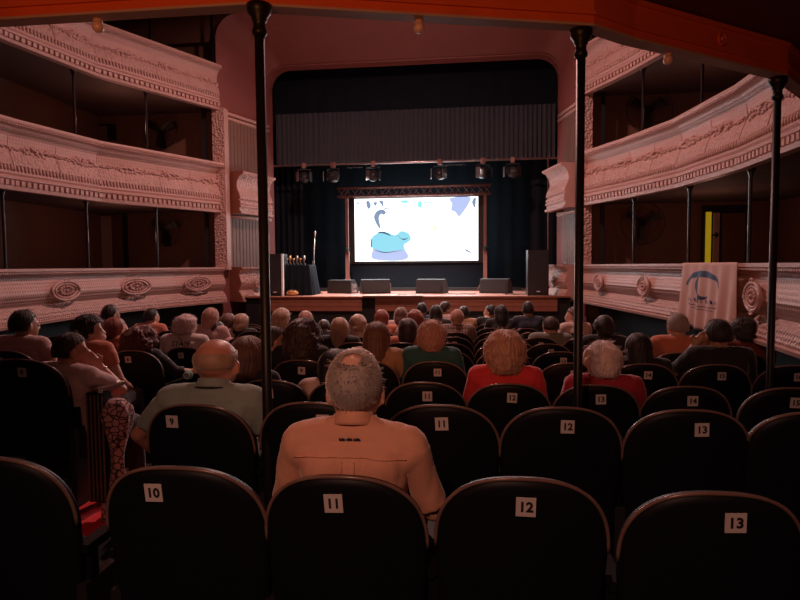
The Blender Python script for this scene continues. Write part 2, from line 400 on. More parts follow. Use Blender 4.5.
for px in (203, 710):
    best = min(resample(REAR, .03), key=lambda q: abs(400+FPX*Vector((q[0][0], q[0][1], 1.3)).dot(cr2)/Vector((q[0][0], q[0][1], 1.3)).dot(cf)-px))
    p, d, _ = best; c = Vector((p[0]+d[1]*.08, p[1]-d[0]*.08, BZ+.12)); e = Vector((d[0], d[1], 0))
    m_ = MB(); m_.tube([c+e*.032*math.cos(t)+Vector((0,0,.032))*math.sin(t) for t in [k*math.pi/8 for k in range(16)]], .006, 6, closed=True); m_.ball(c, .014, 8, 6)
    m_.build('rosette', M['beam'], bm)
rf = empty('balcony_front', label='rear balcony front above the camera, its red beam below', cat='balcony')
tier([(x, y) for x, y in REAR], 1, BZ+.2, .75, rf)
# globe bulbs under the beam
for px, py, w in ((98, 27, 'left, against the upper balcony'), (419, 28, 'centre, above the stage opening'), (668, 60, 'right, beside the third iron column')):
    d = ray(px, py); t = (1.15-.035)/d.z; c = Vector((d.x*t, d.y*t, BZ-.035))
    r = empty('globe_bulb', c, label='small round globe bulb under the red beam, %s' % w, cat='light bulb')
    MB().ball((0,0,0), .026, 20, 14).build('globe', M['bulb'], r)
    MB().lathe([(.018, .02), (.022, .026), (.02, .035)]).build('holder', M['tin'], r)
# cast iron columns carrying the beam
for px, py, w in ((259, 5, 'nearest, left of centre'), (581, 30, 'right of the stage opening'), (778, 78, 'at the far right')):
    d = ray(px, py); t = 1.15/d.z; x, y = d.x*t, d.y*t; fz = floor_z(y)
    if px == 778: x, y = x+.0, y
    r = empty('iron_column', (x, y, fz), label='slender black iron column holding the red beam, the one %s' % w, cat='column')
    H = BZ-fz
    MB().lathe([(.05, 0), (.05, .03), (.035, .06), (.024, .1), (.0225, .5), (.0225, H-.13)], n=20).build('shaft', M['iron'], r)
    MB().lathe([(.024, H-.135), (.033, H-.125), (.033, H-.112), (.027, H-.10), (.027, H-.075), (.034, H-.068), (.034, H-.058), (.05, H-.038), (.054, H-.02), (.054, H)], n=20).build('capital', M['iron'], r)
# thin posts between the tiers
def post(px, pya, pyb, path, off, ztop, zbot, label):
    best = None
    for (p, d, st) in resample(path, .02):
        v = Vector((p[0], p[1], .8)); ppx = 400+FPX*v.dot(cr2)/v.dot(cf)
        if best is None or abs(ppx-px) < best[0]: best = (abs(ppx-px), p, d)
    x, y = best[1]; x += off
    r = empty('iron_post', (x, y, zbot), label=label, cat='post', group=None)
    H = ztop-zbot
    MB().lathe([(.03, 0), (.022, .04), (.02, .08), (.02, H-.1), (.035, H-.05), (.035, H)], n=12).build('shaft', M['postiron'], r)
    MB().lathe([(.036, H-.05), (.05, H-.03), (.05, H)], n=12).build('capital', M['postiron'], r)
L2 = HM+.03; U2 = HU+.05
for px, w in ((5, 'at the left frame edge'), (88, 'left of the open doorway'), (158, 'in front of the lower left wall fan')): post(px, 0, 0, LEFT, -.03, L2, HL+.3, 'thin dark post under the middle left balcony, '+w)
for px, w in ((82, 'farther from the stage'), (153, 'in front of the upper left wall fan')): post(px, 0, 0, LEFT, -.06, U2, HM+.17, 'thin dark post above the middle left balcony, '+w)
for px, w in ((632, 'in front of the fan'), (687, 'left of the yellow door jamb'), (748, 'right of the brown door')): post(px, 0, 0, RIGHT, .03, L2, HL+.3, 'thin dark post under the middle right balcony, '+w)
for px, w in ((637, 'beside the upper fan'), (695, 'farther from the stage')): post(px, 0, 0, RIGHT, .06, U2, HM+.17, 'thin dark post above the middle right balcony, '+w)
for x, s in ((-5.02, 'left'), (2.28, 'right')):
    for z0, z1, lv in ((EYE, HM+.05, 'lower'), (HM+.9, HU+.05, 'middle')):
        MB().box((x-.03, 10.95, z0-.05), (x+.03, 11.02, z1)).build('door_post', M['dark'], None, label='square black post at the %s pilaster, %s opening' % (s, lv), cat='post')
for px in (150, 212):
    p = at(px, 40, 10.5 if px == 150 else 10.95); MB().lathe([(.03, 0), (.022, .05), (.022, 1.3)], p.xyz*1 - Vector((0,0,.75)), 12).build('iron_post', M['iron'], None, label='thin dark post above the upper left balcony rail, %s' % ('farther from the stage' if px == 150 else 'next to the rose plaster arch'), cat='post')
# wall fans
def fan(px, py, D, X_, label):
    c = at(px, py, YE-.16); r = empty('wall_fan', c, label=label, cat='fan'); a = D/2
    g = MB()
    for rr in (1, .66, .33):
        g.tube([(a*rr*math.cos(t), -.05+.06*rr*rr, a*rr*math.sin(t)) for t in [k*math.pi/16 for k in range(32)]], .007 if rr == 1 else .003, 5, closed=True)
    for k in range(28):
        t = k*2*math.pi/28; g.tube([(0, -.07, 0), (a*.5*math.cos(t), -.055, a*.5*math.sin(t)), (a*math.cos(t), .01, a*math.sin(t))], .0022, 4)
    g.build('guard', M['fan'], r)
    b = MB()
    for k in range(3):
        t = k*2*math.pi/3+.5; e = Vector((math.cos(t), 0, math.sin(t))); n = Vector((-math.sin(t), 0, math.cos(t)))
        b.add([e*.04-n*.03, e*a*.85-n*.09+Vector((0,.02,0)), e*a*.88+n*.05, e*.04+n*.04+Vector((0,-.02,0)), e*.04-n*.03+Vector((0,.006,0)), e*a*.85-n*.09+Vector((0,.026,0)), e*a*.88+n*.05+Vector((0,.006,0)), e*.04+n*.04+Vector((0,-.014,0))],
              [(0,1,2,3), (7,6,5,4), (0,4,5,1), (1,5,6,2), (2,6,7,3), (3,7,4,0)])
    b.build('blades', M['fan'], r)
    MB().lathe([(.045, -.03), (.06, 0), (.06, .06), (.03, .1)], (0,0,0), 14, 'Y').build('motor', M['fan'], r)
    MB().box((-.03, .08, -.22), (.03, .12, .02)).box((-.06, .12, -.3), (.06, .155, -.1)).build('bracket', M['fan'], r)
fan(159, 131, .70, 0, 'round caged wall fan above the middle left balcony'); fan(164, 230, .62, 0, 'round caged wall fan under the middle left balcony')
fan(650, 110, .78, 0, 'round caged wall fan above the middle right balcony'); fan(643, 223, .74, 0, 'round caged wall fan under the middle right balcony')
# doors on the end walls
def rect(px0, px1, py0, py1, Y, t=.04):
    a = at(px0, py1, Y); b = at(px1, py0, Y); return (a.x, Y-t, a.z), (b.x, Y, b.z)
d = empty('door_1', **S); MB().box(*rect(84, 127, 208, 300, YE, .03)).build('door_frame', M['dark'], d); MB().box(*rect(89, 122, 214, 300, YE-.03, .03)).build('door_leaf', M['door'], d); MB().box(*rect(101, 111, 216, 300, YE-.06, .02)).build('door_panel', M['doorlite'], d)
d = empty('door_2', **S); MB().box(*rect(700, 748, 205, 300, YE, .03)).build('door_frame', M['dark'], d); MB().box(*rect(720, 745, 213, 300, YE-.03, .03)).build('door_leaf', M['door'], d)
MB().box(*rect(704, 711, 212, 300, YE-.03, .03)).build('door_jamb', M['yellow'], d); MB().box(*rect(711.5, 719, 213, 300, YE-.03, .04)).build('door_panel', M['doorlite'], d)
h = at(715, 235, YE-.09); MB().obox(h, (.12, .04, .03)).obox(h+Vector((.02,0,0)), (.03, .06, .09)).build('door_handle', M['blackmetal'], d)
for i, (a, b) in enumerate((((88, 116, 124, 141), (96, 107, 126, 141)),)):
    d = empty('window_1', **S); MB().box(*rect(*a, YE, .04)).build('window_frame', M['dark'], d); MB().box(*rect(*b, YE-.04, .02)).build('pane', M['slat'], d)
# ---------------------------------------------------------------- proscenium
YO = 12.4
def arch(x0, x1, z0, z1, r, n=10):
    p = [(x0, z0)]
    for k in range(n+1): a = math.pi-k*math.pi/2/n; p.append((x0+r+r*math.cos(a), z1-r+r*math.sin(a)))
    for k in range(n+1): a = math.pi/2-k*math.pi/2/n; p.append((x1-r+r*math.cos(a), z1-r+r*math.sin(a)))
    return p+[(x1, z0)]
A0 = arch(-4.76, 2.03, -1, EYE+4.72, .45); A1 = arch(-4.27, 1.745, -1, EYE+4.19, .42); A2 = [(x, z) for x, z in A1]
mb = MB(); n = len(A0)
vs = [(x, 11.0, z) for x, z in A0]+[(x, YO, z) for x, z in A1]+[(x, YO+.35, z) for x, z in A1]
mb.add(vs, [(i, i+1, n+i+1, n+i) for i in range(n-1)]+[(n+i, n+i+1, 2*n+i+1, 2*n+i) for i in range(n-1)])
mb.build('wall_proscenium', M['plaster'], **S)
# outer wall around it
mb = MB(); vs = [(x, 11.0, z) for x, z in A0]+[(min(max(x, -4.97) if False else x, 9), 11.0, z) for x, z in []]
B0 = []
for x, z in A0:
    if x <= -4.3 and z < EYE+4.4: B0.append((XL, z))
    elif x >= 1.6 and z < EYE+4.4: B0.append((XR, z))
    else: B0.append((x, EYE+5.2))
mb = MB(); o = n; vs = [(x, 11.13, z) for x, z in A0]+[(x, 11.13, z) for x, z in B0]
keep = [i for i in range(n-1) if A0[i][1] > EYE+3.9 and A0[i+1][1] > EYE+3.9]
mb.add(vs, [(i, i+1, o+i+1, o+i) for i in keep]); mb.build('wall_above_proscenium', M['wall'], **S)
# arch mouldings
for k, (t, nm) in enumerate(((.33, 'trim_1'), (.62, 'trim_2'), (1.0, 'trim_3'))):
    pts = [(a[0]*(1-t)+b[0]*t, 11+(YO-11)*t-.01, a[1]*(1-t)+b[1]*t-.01) for a, b in zip(A0, A1)]
    pts = [p for p in pts if (t == 1 and p[2] > EYE-.5) or (p[2] > EYE+4 and -4.0 < p[0] < 1.3)]
    MB().tube(pts, .022, 6).build(nm, M['plaster'], **S)
# level strings of the side boxes + slatted panels
for sgn, P0, P1 in ((1, (-4.76, 11.0), (-4.27, YO)), (-1, (2.03, 11.0), (1.745, YO))):
    def sp(t, inn): return (P0[0]+(P1[0]-P0[0])*t+sgn*inn, P0[1]+(P1[1]-P0[1])*t)
    for z0, z1 in ((EYE-.05, HM), (HM+.75, HU-.05)):
        r = empty('slatted_panel', label='fawn board wall of vertical slats %s of the stage, %s level' % ('left' if sgn > 0 else 'right', 'lower' if z0 < HM else 'upper'), cat='panel')
        mb = MB(); N = 10
        for k in range(N):
            a = sp(.14+.66*k/N, .01); b = sp(.14+.66*(k+.86)/N, .01); c = sp(.14+.66*(k+.86)/N, .035); d = sp(.14+.66*k/N, .035)
            mb.add([(*q, z) for z in (z0, z1) for q in (a, b, c, d)], [(0,1,2,3), (7,6,5,4), (0,4,5,1), (1,5,6,2), (2,6,7,3), (3,7,4,0)])
        mb.build('slats', M['slat'], r)
        mb = MB(); a = sp(.13, .005); b = sp(.82, .005); c = sp(.82, .012); d = sp(.13, .012)
        mb.add([(*q, z) for z in (z0, z1) for q in (a, b, c, d)], [(0,1,2,3), (7,6,5,4), (0,4,5,1), (1,5,6,2), (2,6,7,3), (3,7,4,0)])
        mb.build('backing_board', M['wall'], r)
    for z in (HM-.04, HU, HU-.09):
        mb = MB(); mb.tube([(*sp(0, .03), z), (*sp(1, .03), z)], .035, 8)
        mb.build('trim_%d' % (int(z*10)+(50 if sgn > 0 else 80)), M['tin'], **S)
# ---------------------------------------------------------------- stage
ZS = EYE-.575
MB().box((-4.3, 11.0, ZS-.05), (1.8, 15.4, ZS)).build('floor_stage', M['stagewood'], **S)
fz = floor_z(11)-.05
f = empty('stage_apron', label='red brown boarded front of the stage below its edge', cat='stage front')
m_ = MB()
for k in range(3): m_.box((-3.85, 10.97, ZS-.09-.085*k), (-2.03, 10.99, ZS-.012-.085*k)); m_.box((-1.78, 10.97, ZS-.09-.085*k), (1.52, 10.99, ZS-.012-.085*k))
m_.build('fascia_board', M['stagefront'], f)
MB().box((-4.28, 10.95, ZS-.012), (1.75, 11.05, ZS+.015)).build('nosing', M['stagefront'], f)
MB().box((-4.28, 11.0, fz), (1.75, 11.03, ZS-.02)).build('dark_skirt', M['dark'], f)
MB().box((-2.0, 10.9, ZS+.016), (-.9, 11.12, ZS+.035)).build('board', M['palewood'], None, label='pale board lying along the stage edge at its middle', cat='board')
# drapes
def drape(x0, x1, Y, z0, z1, pitch, amp, name, m, label, cat, seed=1, parent=None):
    rg = random.Random(seed); mb = MB(); n = int((x1-x0)/pitch*8); rows = 7; vs = []
    ph = 0; xs = []
    for i in range(n+1): ph += (2*math.pi/8)*rg.uniform(.6, 1.4); xs.append((x0+(x1-x0)*i/n, amp*math.sin(ph)+rg.uniform(-.1, .1)*amp))
    for j in range(rows+1):
        z = z0+(z1-z0)*j/rows; k = 1-.25*j/rows
        for x, a in xs: vs.append((x, Y+a*k, z+(rg.uniform(-.015, .015) if j == 0 else 0)))
    mb.add(vs, [(j*(n+1)+i, j*(n+1)+i+1, (j+1)*(n+1)+i+1, (j+1)*(n+1)+i) for j in range(rows) for i in range(n)], True)
    return mb.build(name, m, parent, label=label, cat=cat)
drape(-4.2, 1.7, 12.75, EYE+2.19, EYE+3.28, .10, .03, 'valance_curtain', M['valance'], 'dark grey pleated valance hanging above the lighting bar', 'curtain')
drape(-4.3, 1.8, 12.95, EYE+2.9, EYE+4.6, .5, .012, 'border_curtain', M['black'], 'plain black border cloth filling the top of the stage opening', 'curtain', 3)
drape(-4.6, 2.1, 15.2, ZS, EYE+4.5, .35, .010, 'backdrop_curtain', M['black'], 'full width black backdrop curtain behind the screen', 'curtain', 5)
drape(-4.5, -3.75, 13.3, ZS, EYE+3.2, .14, .04, 'side_curtain', M['black'], 'black gathered side curtain at the left of the stage', 'curtain', 6)
drape(1.25, 2.0, 13.3, ZS, EYE+3.2, .25, .03, 'side_curtain', M['black'], 'black side curtain at the right of the stage', 'curtain', 8)
MB().box((-4.8, 15.45, -1), (2.3, 15.6, 6.9)).build('wall_stage_rear', M['dark'], **S)
MB().box((-4.9, YO+.35, -1), (-4.75, 15.6, 6.9)).build('wall_stage_left', M['dark'], **S)
MB().box((2.25, YO+.35, -1), (2.4, 15.6, 6.9)).build('wall_stage_right', M['dark'], **S)
# screen
X0, X1, Z0, Z1 = -2.74, .145, EYE+.11, EYE+1.575; YS = 14.0
scr = empty('led_screen', (0,0,0), label='large glowing video screen framed in black at the back of the stage', cat='screen')
m_ = MB(); m_.box((X0-.17, YS+.01, Z0-.05), (X0, YS+.12, Z1+.08)).box((X1, YS+.01, Z0-.05), (X1+.17, YS+.12, Z1+.08)).box((X0, YS+.01, Z1), (X1, YS+.12, Z1+.08)).box((X0, YS+.01, Z0-.05), (X1, YS+.12, Z0))
m_.build('frame', M['blackmetal'], scr)
def emis(name, col, s):
    m = mat(name, (.02, .02, .02), .4, var=0); b = m.node_tree.nodes['Principled BSDF']; b.inputs['Emission Color'].default_value = (*col, 1); b.inputs['Emission Strength'].default_value = s; return m
pic = emis('white lit screen', (.93, .98, 1.0), 2.6)
# procedural tint over the picture
nt = pic.node_tree; nz = nt.nodes.new('ShaderNodeTexNoise'); nz.inputs['Scale'].default_value = 1.2; tc = nt.nodes.new('ShaderNodeTexCoord'); nt.links.new(tc.outputs['Object'], nz.inputs['Vector'])
cr_ = nt.nodes.new('ShaderNodeValToRGB'); cr_.color_ramp.elements[0].color = (.9, .97, 1, 1); cr_.color_ramp.elements[0].position = .35; cr_.color_ramp.elements[1].color = (1, .97, .93, 1); cr_.color_ramp.elements[1].position = .7
nt.links.new(nz.outputs['Fac'], cr_.inputs[0]); nt.links.new(cr_.outputs[0], nt.nodes['Principled BSDF'].inputs['Emission Color'])
MB().box((X0, YS, Z0), (X1, YS+.06, Z1)).build('display', pic, scr)
def shape(pts, m, name, dy, smooth=True):
    P = [at(x, y, YS) for x, y in pts]
    if smooth:
        Q = []
        n = len(P)
        for i in range(n):
            for k in range(5):
                t = k/5; p0, p1, p2, p3 = P[i-1], P[i], P[(i+1) % n], P[(i+2) % n]
                Q.append(.5*((2*p1)+(-p0+p2)*t+(2*p0-5*p1+4*p2-p3)*t*t+(-p0+3*p1-3*p2+p3)*t**3))
        P = Q
    n = len(P); mb = MB(); P2 = [Vector((min(max(p.x, X0), X1), YS-dy, min(max(p.z, Z0), Z1))) for p in P]
    mb.add(P2+[p+Vector((0, dy-.0005, 0)) for p in P2], [tuple(range(n)), tuple(range(2*n-1, n-1, -1))]+[(i, (i+1) % n, n+(i+1) % n, n+i) for i in range(n)])
    mb.build(name, m, scr)
teal = emis('teal picture tone', (.28, .72, .88), 1.05); slate = emis('slate picture tone', (.30, .42, .62), .8); lav = emis('lavender picture tone', (.5, .6, .95), 1.0); mint = emis('mint picture tone', (.3, .85, .85), 1.1); dk = emis('dark line picture tone', (.12, .28, .42), .55); yel = emis('yellow picture tone', (1, .9, .5), 1.3)
shape([(371, 239), (376, 234), (386, 232), (395, 235), (401, 231), (408, 233), (411, 239), (407, 243), (404, 246), (406, 259.5), (374, 259.5), (373, 250), (371, 245)], teal, 'jacket_shape', .004)
shape([(374, 249), (385, 252), (404, 250), (406, 259.5), (374, 259.5)], lav, 'jacket_hem_shape', .006)
for q in ([(371, 239), (370.4, 246), (371.6, 248), (371.8, 241)], [(376, 233), (384, 231.4), (391, 236), (383, 233.4)], [(374, 249.6), (385, 253), (403, 250.2), (386, 252)], [(396, 234), (403, 240), (408, 238), (402, 238.6)]): shape(q, dk, 'outline_shape', .008)
shape([(374, 216), (377, 211), (382, 209.5), (386, 212), (384, 215), (381, 214), (379, 218), (380, 224), (380.5, 229), (377.5, 226), (375, 221)], slate, 'hair_shape', .004)
shape([(383, 211), (387, 208.8), (391, 210), (393, 210.4), (388, 207.8), (384, 208.6)], slate, 'hair_tuft_shape', .004)
shape([(450, 198), (470, 197), (468, 205), (464, 211), (459, 216.5), (455, 212), (451, 210), (452, 204)], lav, 'shadow_shape', .004)
shape([(473, 199), (476, 197.5), (475, 208), (472, 203)], slate, 'shadow_shape', .004)
for q in ([(366, 202), (369, 201), (371, 206), (368, 209)], [(373, 203), (377, 202), (376, 206)], [(379, 201), (383, 201), (383, 207), (381, 204)], [(357, 202), (359, 203), (358, 206)], [(466, 249), (471, 252), (470, 253), (465, 250.4)]): shape(q, slate, 'patch_shape', .004)
shape([(418, 202), (421, 201), (422, 205), (421, 208), (417.5, 206)], mint, 'mint_shape', .004); shape([(401, 200.5), (408, 200.3), (407, 203), (402, 203)], mint, 'mint_shape', .004); shape([(423, 202), (436, 201.6), (436, 202.6), (423, 203)], mint, 'mint_line_shape', .004)
shape([(433, 226), (436, 226), (436.5, 231), (434, 230)], yel, 'yellow_shape', .004)
MB().box((X0-.1, YS+.05, ZS), (X1+.1, YS+.25, Z0-.05)).build('base_skirt', M['black'], scr)
# truss and towers
def truss(a, b, w, name, parent, m, bays):
    a = Vector(a); b = Vector(b); ax = (b-a).normalized(); u = Vector((0,0,1)) if abs(ax.z) < .5 else Vector((1,0,0)); s = ax.cross(u).normalized(); u = s.cross(ax)
    mb = MB(); cs = [(u*i+s*j)*w/2 for i, j in ((1,1), (1,-1), (-1,-1), (-1,1))]
    for c in cs: mb.tube([a+c, b+c], .02, 6)
    mb.build('chord', m, parent)
    mb = MB()
    for k in range(bays):
        p, q = a.lerp(b, k/bays), a.lerp(b, (k+1)/bays)
        for i in range(4):
            c, d = cs[i], cs[(i+1) % 4]; mb.tube([p+c, q+d] if k % 2 else [p+d, q+c], .009, 5)
        mb.tube([q+cs[0], q+cs[1]], .009, 5)
    mb.build('lattice', m, parent)
t = empty('screen_truss', label='reddish lattice truss spanning above the screen', cat='truss')
truss((-3.08, 13.75, EYE+1.70), (.43, 13.75, EYE+1.70), .2, 't', t, M['redmetal'], 22)
for x in (-2.87, .30):
    r = empty('truss_stand', (x, 13.75, ZS), label='red lifting stand holding the %s end of the truss' % ('left' if x < -1 else 'right'), cat='stand')
    H = EYE+1.58-ZS
    MB().box((-.03, -.03, .1), (.03, .03, H)).build('mast', M['redmetal'], r)
    MB().box((-.042, -.042, .1), (.042, .042, H*.42)).build('sleeve', M['redmetal'], r)
    for a in (.5, 2.2, 3.8, 5.4): MB().tube([(0,0,.35), (.22*math.cos(a), .22*math.sin(a), .02)], .014, 6).build('leg', M['redmetal'], r)
    MB().lathe([(.05, -.03), (.05, .03)], (0, -.08, H*.45), 12, 'Y').tube([(0, -.1, H*.45), (.09, -.1, H*.45)], .008, 6).build('winch', M['blackmetal'], r)
# lighting bar and lamps
LB = EYE+2.16; YB = 12.62
MB().tube([(-4.22, YB, LB), (1.72, YB, LB)], .022, 10).build('lighting_bar', M['metal'], None, label='long metal lighting bar across the stage opening below the valance', cat='bar')
i = 0
for px, sc_, rx in ((304, 1, 1), (333, 1, -1), (373, .9, 1), (440, 1, -1), (483, 1.05, 1), (513, 1.1, -1)):
    x = at(px, 170, YB).x
    where = ('first', 'second', 'third', 'fourth', 'fifth', 'last')[i]; i += 1
    r = empty('stage_lamp', (x, YB, LB), .25*rx, label='%s black stage lamp from the left hanging on the bar' % where, cat='stage lamp'); r.scale = (1.35, 1.35, 1.35)
    MB().box((-.03, -.035, -.05), (.03, .035, .03)).build('clamp', M['redmetal'], r)
    MB().tube([(-.1, 0, -.2), (-.1, 0, -.07), (.1, 0, -.07), (.1, 0, -.2)], .009, 6).build('yoke', M['blackmetal'], r)
    b = MB(); b.lathe([(.05, .1), (.075, .06), (.08, -.06), (.085, -.08)], (0, 0, -.2), 14, 'Y'); b.build('lamp_body', M['blackmetal'], r)
    MB().lathe([(.07, -.075), (.07, -.07)], (0, 0, -.2), 14, 'Y').build('lens', M['metal'], r)
    MB().obox((-.105*sc_, -.12, -.2), (.006, .1, .15), rz=.4).build('barn_door', M['metal'], r)
    MB().obox((.105*sc_, -.12, -.2), (.006, .1, .15), rz=-.4).build('barn_door', M['blackmetal'], r)
MB().tube([at(548, 156, 12.5), at(548, 290, 12.5)], .01, 6).build('cable_conduit', M['redmetal'], None, label='thin vertical conduit at the right edge of the stage opening', cat='conduit')
# coiled cables on the bar
for px0, px1 in ((347, 362), (366, 380), (446, 466)):
    a = at(px0, 172, YB).x; b = at(px1, 172, YB).x
    MB().tube([(a+(b-a)*k/14, YB-.03*math.cos(k*2), LB-.05-.04*abs(math.sin(k*1.3))) for k in range(15)], .008, 5).build('cable', M['blackmetal'], None, label='loose cable looped on the lighting bar, %s' % {347: 'between the second and third lamps', 366: 'around the third lamp', 446: 'right of the fourth lamp'}[px0], cat='cable')
# floor monitors
def wedge(px, py, w, Y, rz, label):
    p = at(px, py, Y); r = empty('floor_monitor', (p.x, Y, ZS), rz, label=label, cat='speaker')
    h = w*.5; d = .34
    prof = [(-d/2, 0), (d/2, 0), (d/2, h*.35), (.02, h), (-d/2+.03, h*.96)]
    mb = MB(); vs = [(sx*w/2, y, z) for sx in (-1, 1) for y, z in prof]
    mb.add(vs, [(0,1,2,3,4), (9,8,7,6,5)]+[(k, (k+1) % 5, 5+(k+1) % 5, 5+k)[::-1] for k in range(5)]); mb.build('cabinet', M['amp'], r)
    MB().box((-w/2+.03, -d/2-.006, .03), (w/2-.03, -d/2+.001, h*.9)).build('grille', M['amp'], r)
    sd = 1 if rz > 0 or px == 343 else -1
    MB().box((sd*w/2-.004, -d/2+.03, .02), (sd*w/2+.012, .06, h*.7)).build('side_panel', M['metal'], r)
    MB().tube([(sd*(w/2+.02), -.05, h*.3), (sd*(w/2+.03), 0, h*.4), (sd*(w/2+.02), .05, h*.3)], .009, 6).build('handle', M['blackmetal'], r)
wedge(343, 290, .58, 12.6, -.35, 'black wedge floor monitor, leftmost of the four on stage'); wedge(375, 290, .60, 12.45, .35, 'black wedge floor monitor below the left part of the screen')
wedge(432, 290, .60, 12.45, -.3, 'black wedge floor monitor below the middle of the screen'); wedge(496, 290, .60, 12.45, -.35, 'black wedge floor monitor, rightmost of the four on stage')
def pa(px0, px1, py0, Y, label):
    a = at(px0, py0, Y); b = at(px1, py0, Y); r = empty('pa_speaker', ((a.x+b.x)/2, Y, ZS), label=label, cat='speaker'); w = (b.x-a.x)/2; h = a.z-ZS
    MB().box((-w, 0, 0), (w, .4, h)).build('cabinet', M['blackmetal'], r); MB().box((-w+.02, -.012, .05), (w-.02, 0, h-.03)).build('grille', M['amp'], r)
    MB().box((-.03, -.018, .07), (.03, -.012, .09)).build('badge', M['white'], r); return r, w, h
pa(528, 549, 250, 11.35, 'tall black loudspeaker at the right end of the stage')
r, w, h = pa(268, 281, 254, 11.35, 'tall black loudspeaker at the left end of the stage')
MB().box((w+.002, -.01, 0), (w+.035, .05, h)).build('white_edge', M['white'], r)
# table with black cloth
a = at(286, 265, 11.8); b = at(311, 265, 11.8); tz = EYE+.0
tb = empty('cloth_table', ((a.x+b.x)/2, 11.9, ZS), label='table under a black cloth at the left of the stage', cat='table'); w = (b.x-a.x)/2; h = a.z-ZS
MB().box((-w, -.25, h-.03), (w, .25, h-.004)).build('tabletop', M['blackmetal'], tb)
for sx in (-1, 1):
    for sy in (-1, 1): MB().box((sx*(w-.03)-.015, sy*.2-.015, 0), (sx*(w-.03)+.015, sy*.2+.015, h-.03)).build('leg', M['blackmetal'], tb)
mb = MB(); ring = []; N = 64
for j, zz in enumerate((h, h-.02, h*.5, .01)):
    for k in range(N):
        t_ = 2*math.pi*k/N; cx = max(-1, min(1, 1.35*math.cos(t_))); cy = max(-1, min(1, 1.35*math.sin(t_)))
        o_ = [0, .008, .03, .06][j]*(1+.7*math.sin(k*1.7)); mb.v.append((cx*(w+o_+.005), cy*(.255+o_), zz))
mb.f = [(j*N+k, j*N+(k+1) % N, (j+1)*N+(k+1) % N, (j+1)*N+k)[::-1] for j in range(3) for k in range(N)]+[tuple(range(N))]; mb.sm = [True]*(3*N)+[False]
mb.build('tablecloth', M['black'], tb)
for k, (px, gm) in enumerate(((288, 'metal'), (291, 'gold'), (294.5, 'gold'), (298, 'metal'), (301, 'gold'), (305, 'metal'))):
    q = at(px, 262, 11.78); hh = .13+.05*(k % 2)
    r = empty('trophy', (q.x, 11.72, ZS+h+.001), label='small %s trophy on the black table, number %s from its left end' % ('gold' if gm == 'gold' else 'silver', ('one', 'two', 'three', 'four', 'five', 'six')[k]), cat='trophy')
    MB().box((-.022, -.022, 0), (.022, .022, .03)).build('plinth', M['blackmetal'], r)
    MB().lathe([(.012, .03), (.008, .05), (.008, .08), (.022, .1), (.024, hh)], n=10).build('cup', M[gm], r)
q = at(293, 291, 11.5); r = empty('bundle', (q.x, 11.45, ZS), label='small orange brown bundle on the stage floor before the black table', cat='bundle')
b_ = MB(); b_.ball((0, 0, .06), (.13, .08, .06), 18, 12); b_.v = [tuple(Vector(v)*(1+.12*noise.noise(Vector(v)*18))) for v in b_.v]; b_.build('wrap', M['gold'], r); MB().tube([(-.06, -.07, .07), (0, -.02, .14), (.06, -.07, .07)], .008, 6).build('strap', M['blackmetal'], r)
# mic stand
q = at(314, 285, 12.1); r = empty('microphone_stand', (q.x, 12.1, ZS), label='upright microphone stand right of the black cloth table', cat='microphone stand')
tz = at(316, 233, 12.1).z-ZS
MB().tube([(0,0,.05), (.0,0,tz*.5), (.03, 0, tz-.1)], .009, 8).build('pole', M['metal'], r)
for a in (0.4, 2.5, 4.6): MB().tube([(0,0,.2), (.17*math.cos(a), .17*math.sin(a), .01)], .008, 6).build('leg', M['blackmetal'], r)
MB().obox((-.005, 0, tz*.5), (.04, .03, .12)).build('clutch', M['metal'], r)
MB().tube([(.03, 0, tz-.1), (.045, -.02, tz)], [.013, .02], 8).ball((.046, -.02, tz+.01), .024, 10, 8).build('microphone', M['metal'], r)
# stage riser at rear
MB().box((-3.6, 13.62, ZS), (1.1, 13.95, ZS+.07)).build('stage_riser', M['dark'], None, label='low dark riser across the stage in front of the screen stands', cat='riser')
for px0, px1, dy in ((398, 416, 0), (448, 476, .1), (505, 530, -.1)):
    a = at(px0, 288, 11.9+dy); b = at(px1, 289, 11.9+dy)
    MB().tube([(a.x+(b.x-a.x)*k/12, 11.9+dy+.05*math.sin(k*1.1), ZS+.008) for k in range(13)], .008, 5).build('cable', M['blackmetal'], None, label='black cable on the stage floor %s' % {398: 'left of the middle monitor', 448: 'between the two right monitors', 505: 'beside the right loudspeaker'}[px0], cat='cable')
# ---------------------------------------------------------------- banner on the right lowest tier
br = empty('banner', label='wrinkled pale pink cloth banner with navy emblem over the right balcony front', cat='banner')
def low_point(px, off=.17):
    best = None
    for (p, d, st) in resample(LOWR, .01):
        x, y = p[0]-abs(d[1])*off, p[1]
        v = Vector((x, y, -.3)); ppx = 400+FPX*v.dot(cr2)/v.dot(cf)
        if best is None or abs(ppx-px) < best[0]: best = (abs(ppx-px), x, y)
    return best[1:]
bx0, by0 = low_point(683); bx1, by1 = low_point(737)
def bpt(u, v, dd=0):
    """u 0..1 across (left to right in the photo), v 0..1 down"""
    x = bx0+(bx1-bx0)*u; y = by0+(by1-by0)*u; n = Vector((-(by0-by1), -(bx1-bx0), 0)).normalized()
    n = Vector((-1, .0, 0)) if n.x > 0 else n
    amp = .004+.016*v; f_ = amp*math.sin(u*34+2*v)+.6*amp*math.sin(u*17+1.3)+.02*v
    q = Vector((x, y, EYE+.008-.66*v-.03*math.sin(u*3.14)*v))+n*(f_+dd+.0); return q
mb = MB(); NU, NV = 90, 24
for j in range(NV+1):
    for i_ in range(NU+1): mb.v.append(tuple(bpt(i_/NU, j/NV)))
mb.f = [(j*(NU+1)+i_, j*(NU+1)+i_+1, (j+1)*(NU+1)+i_+1, (j+1)*(NU+1)+i_) for j in range(NV) for i_ in range(NU)]; mb.sm = [True]*len(mb.f)
o = mb.build('cloth', M['banner'], br)
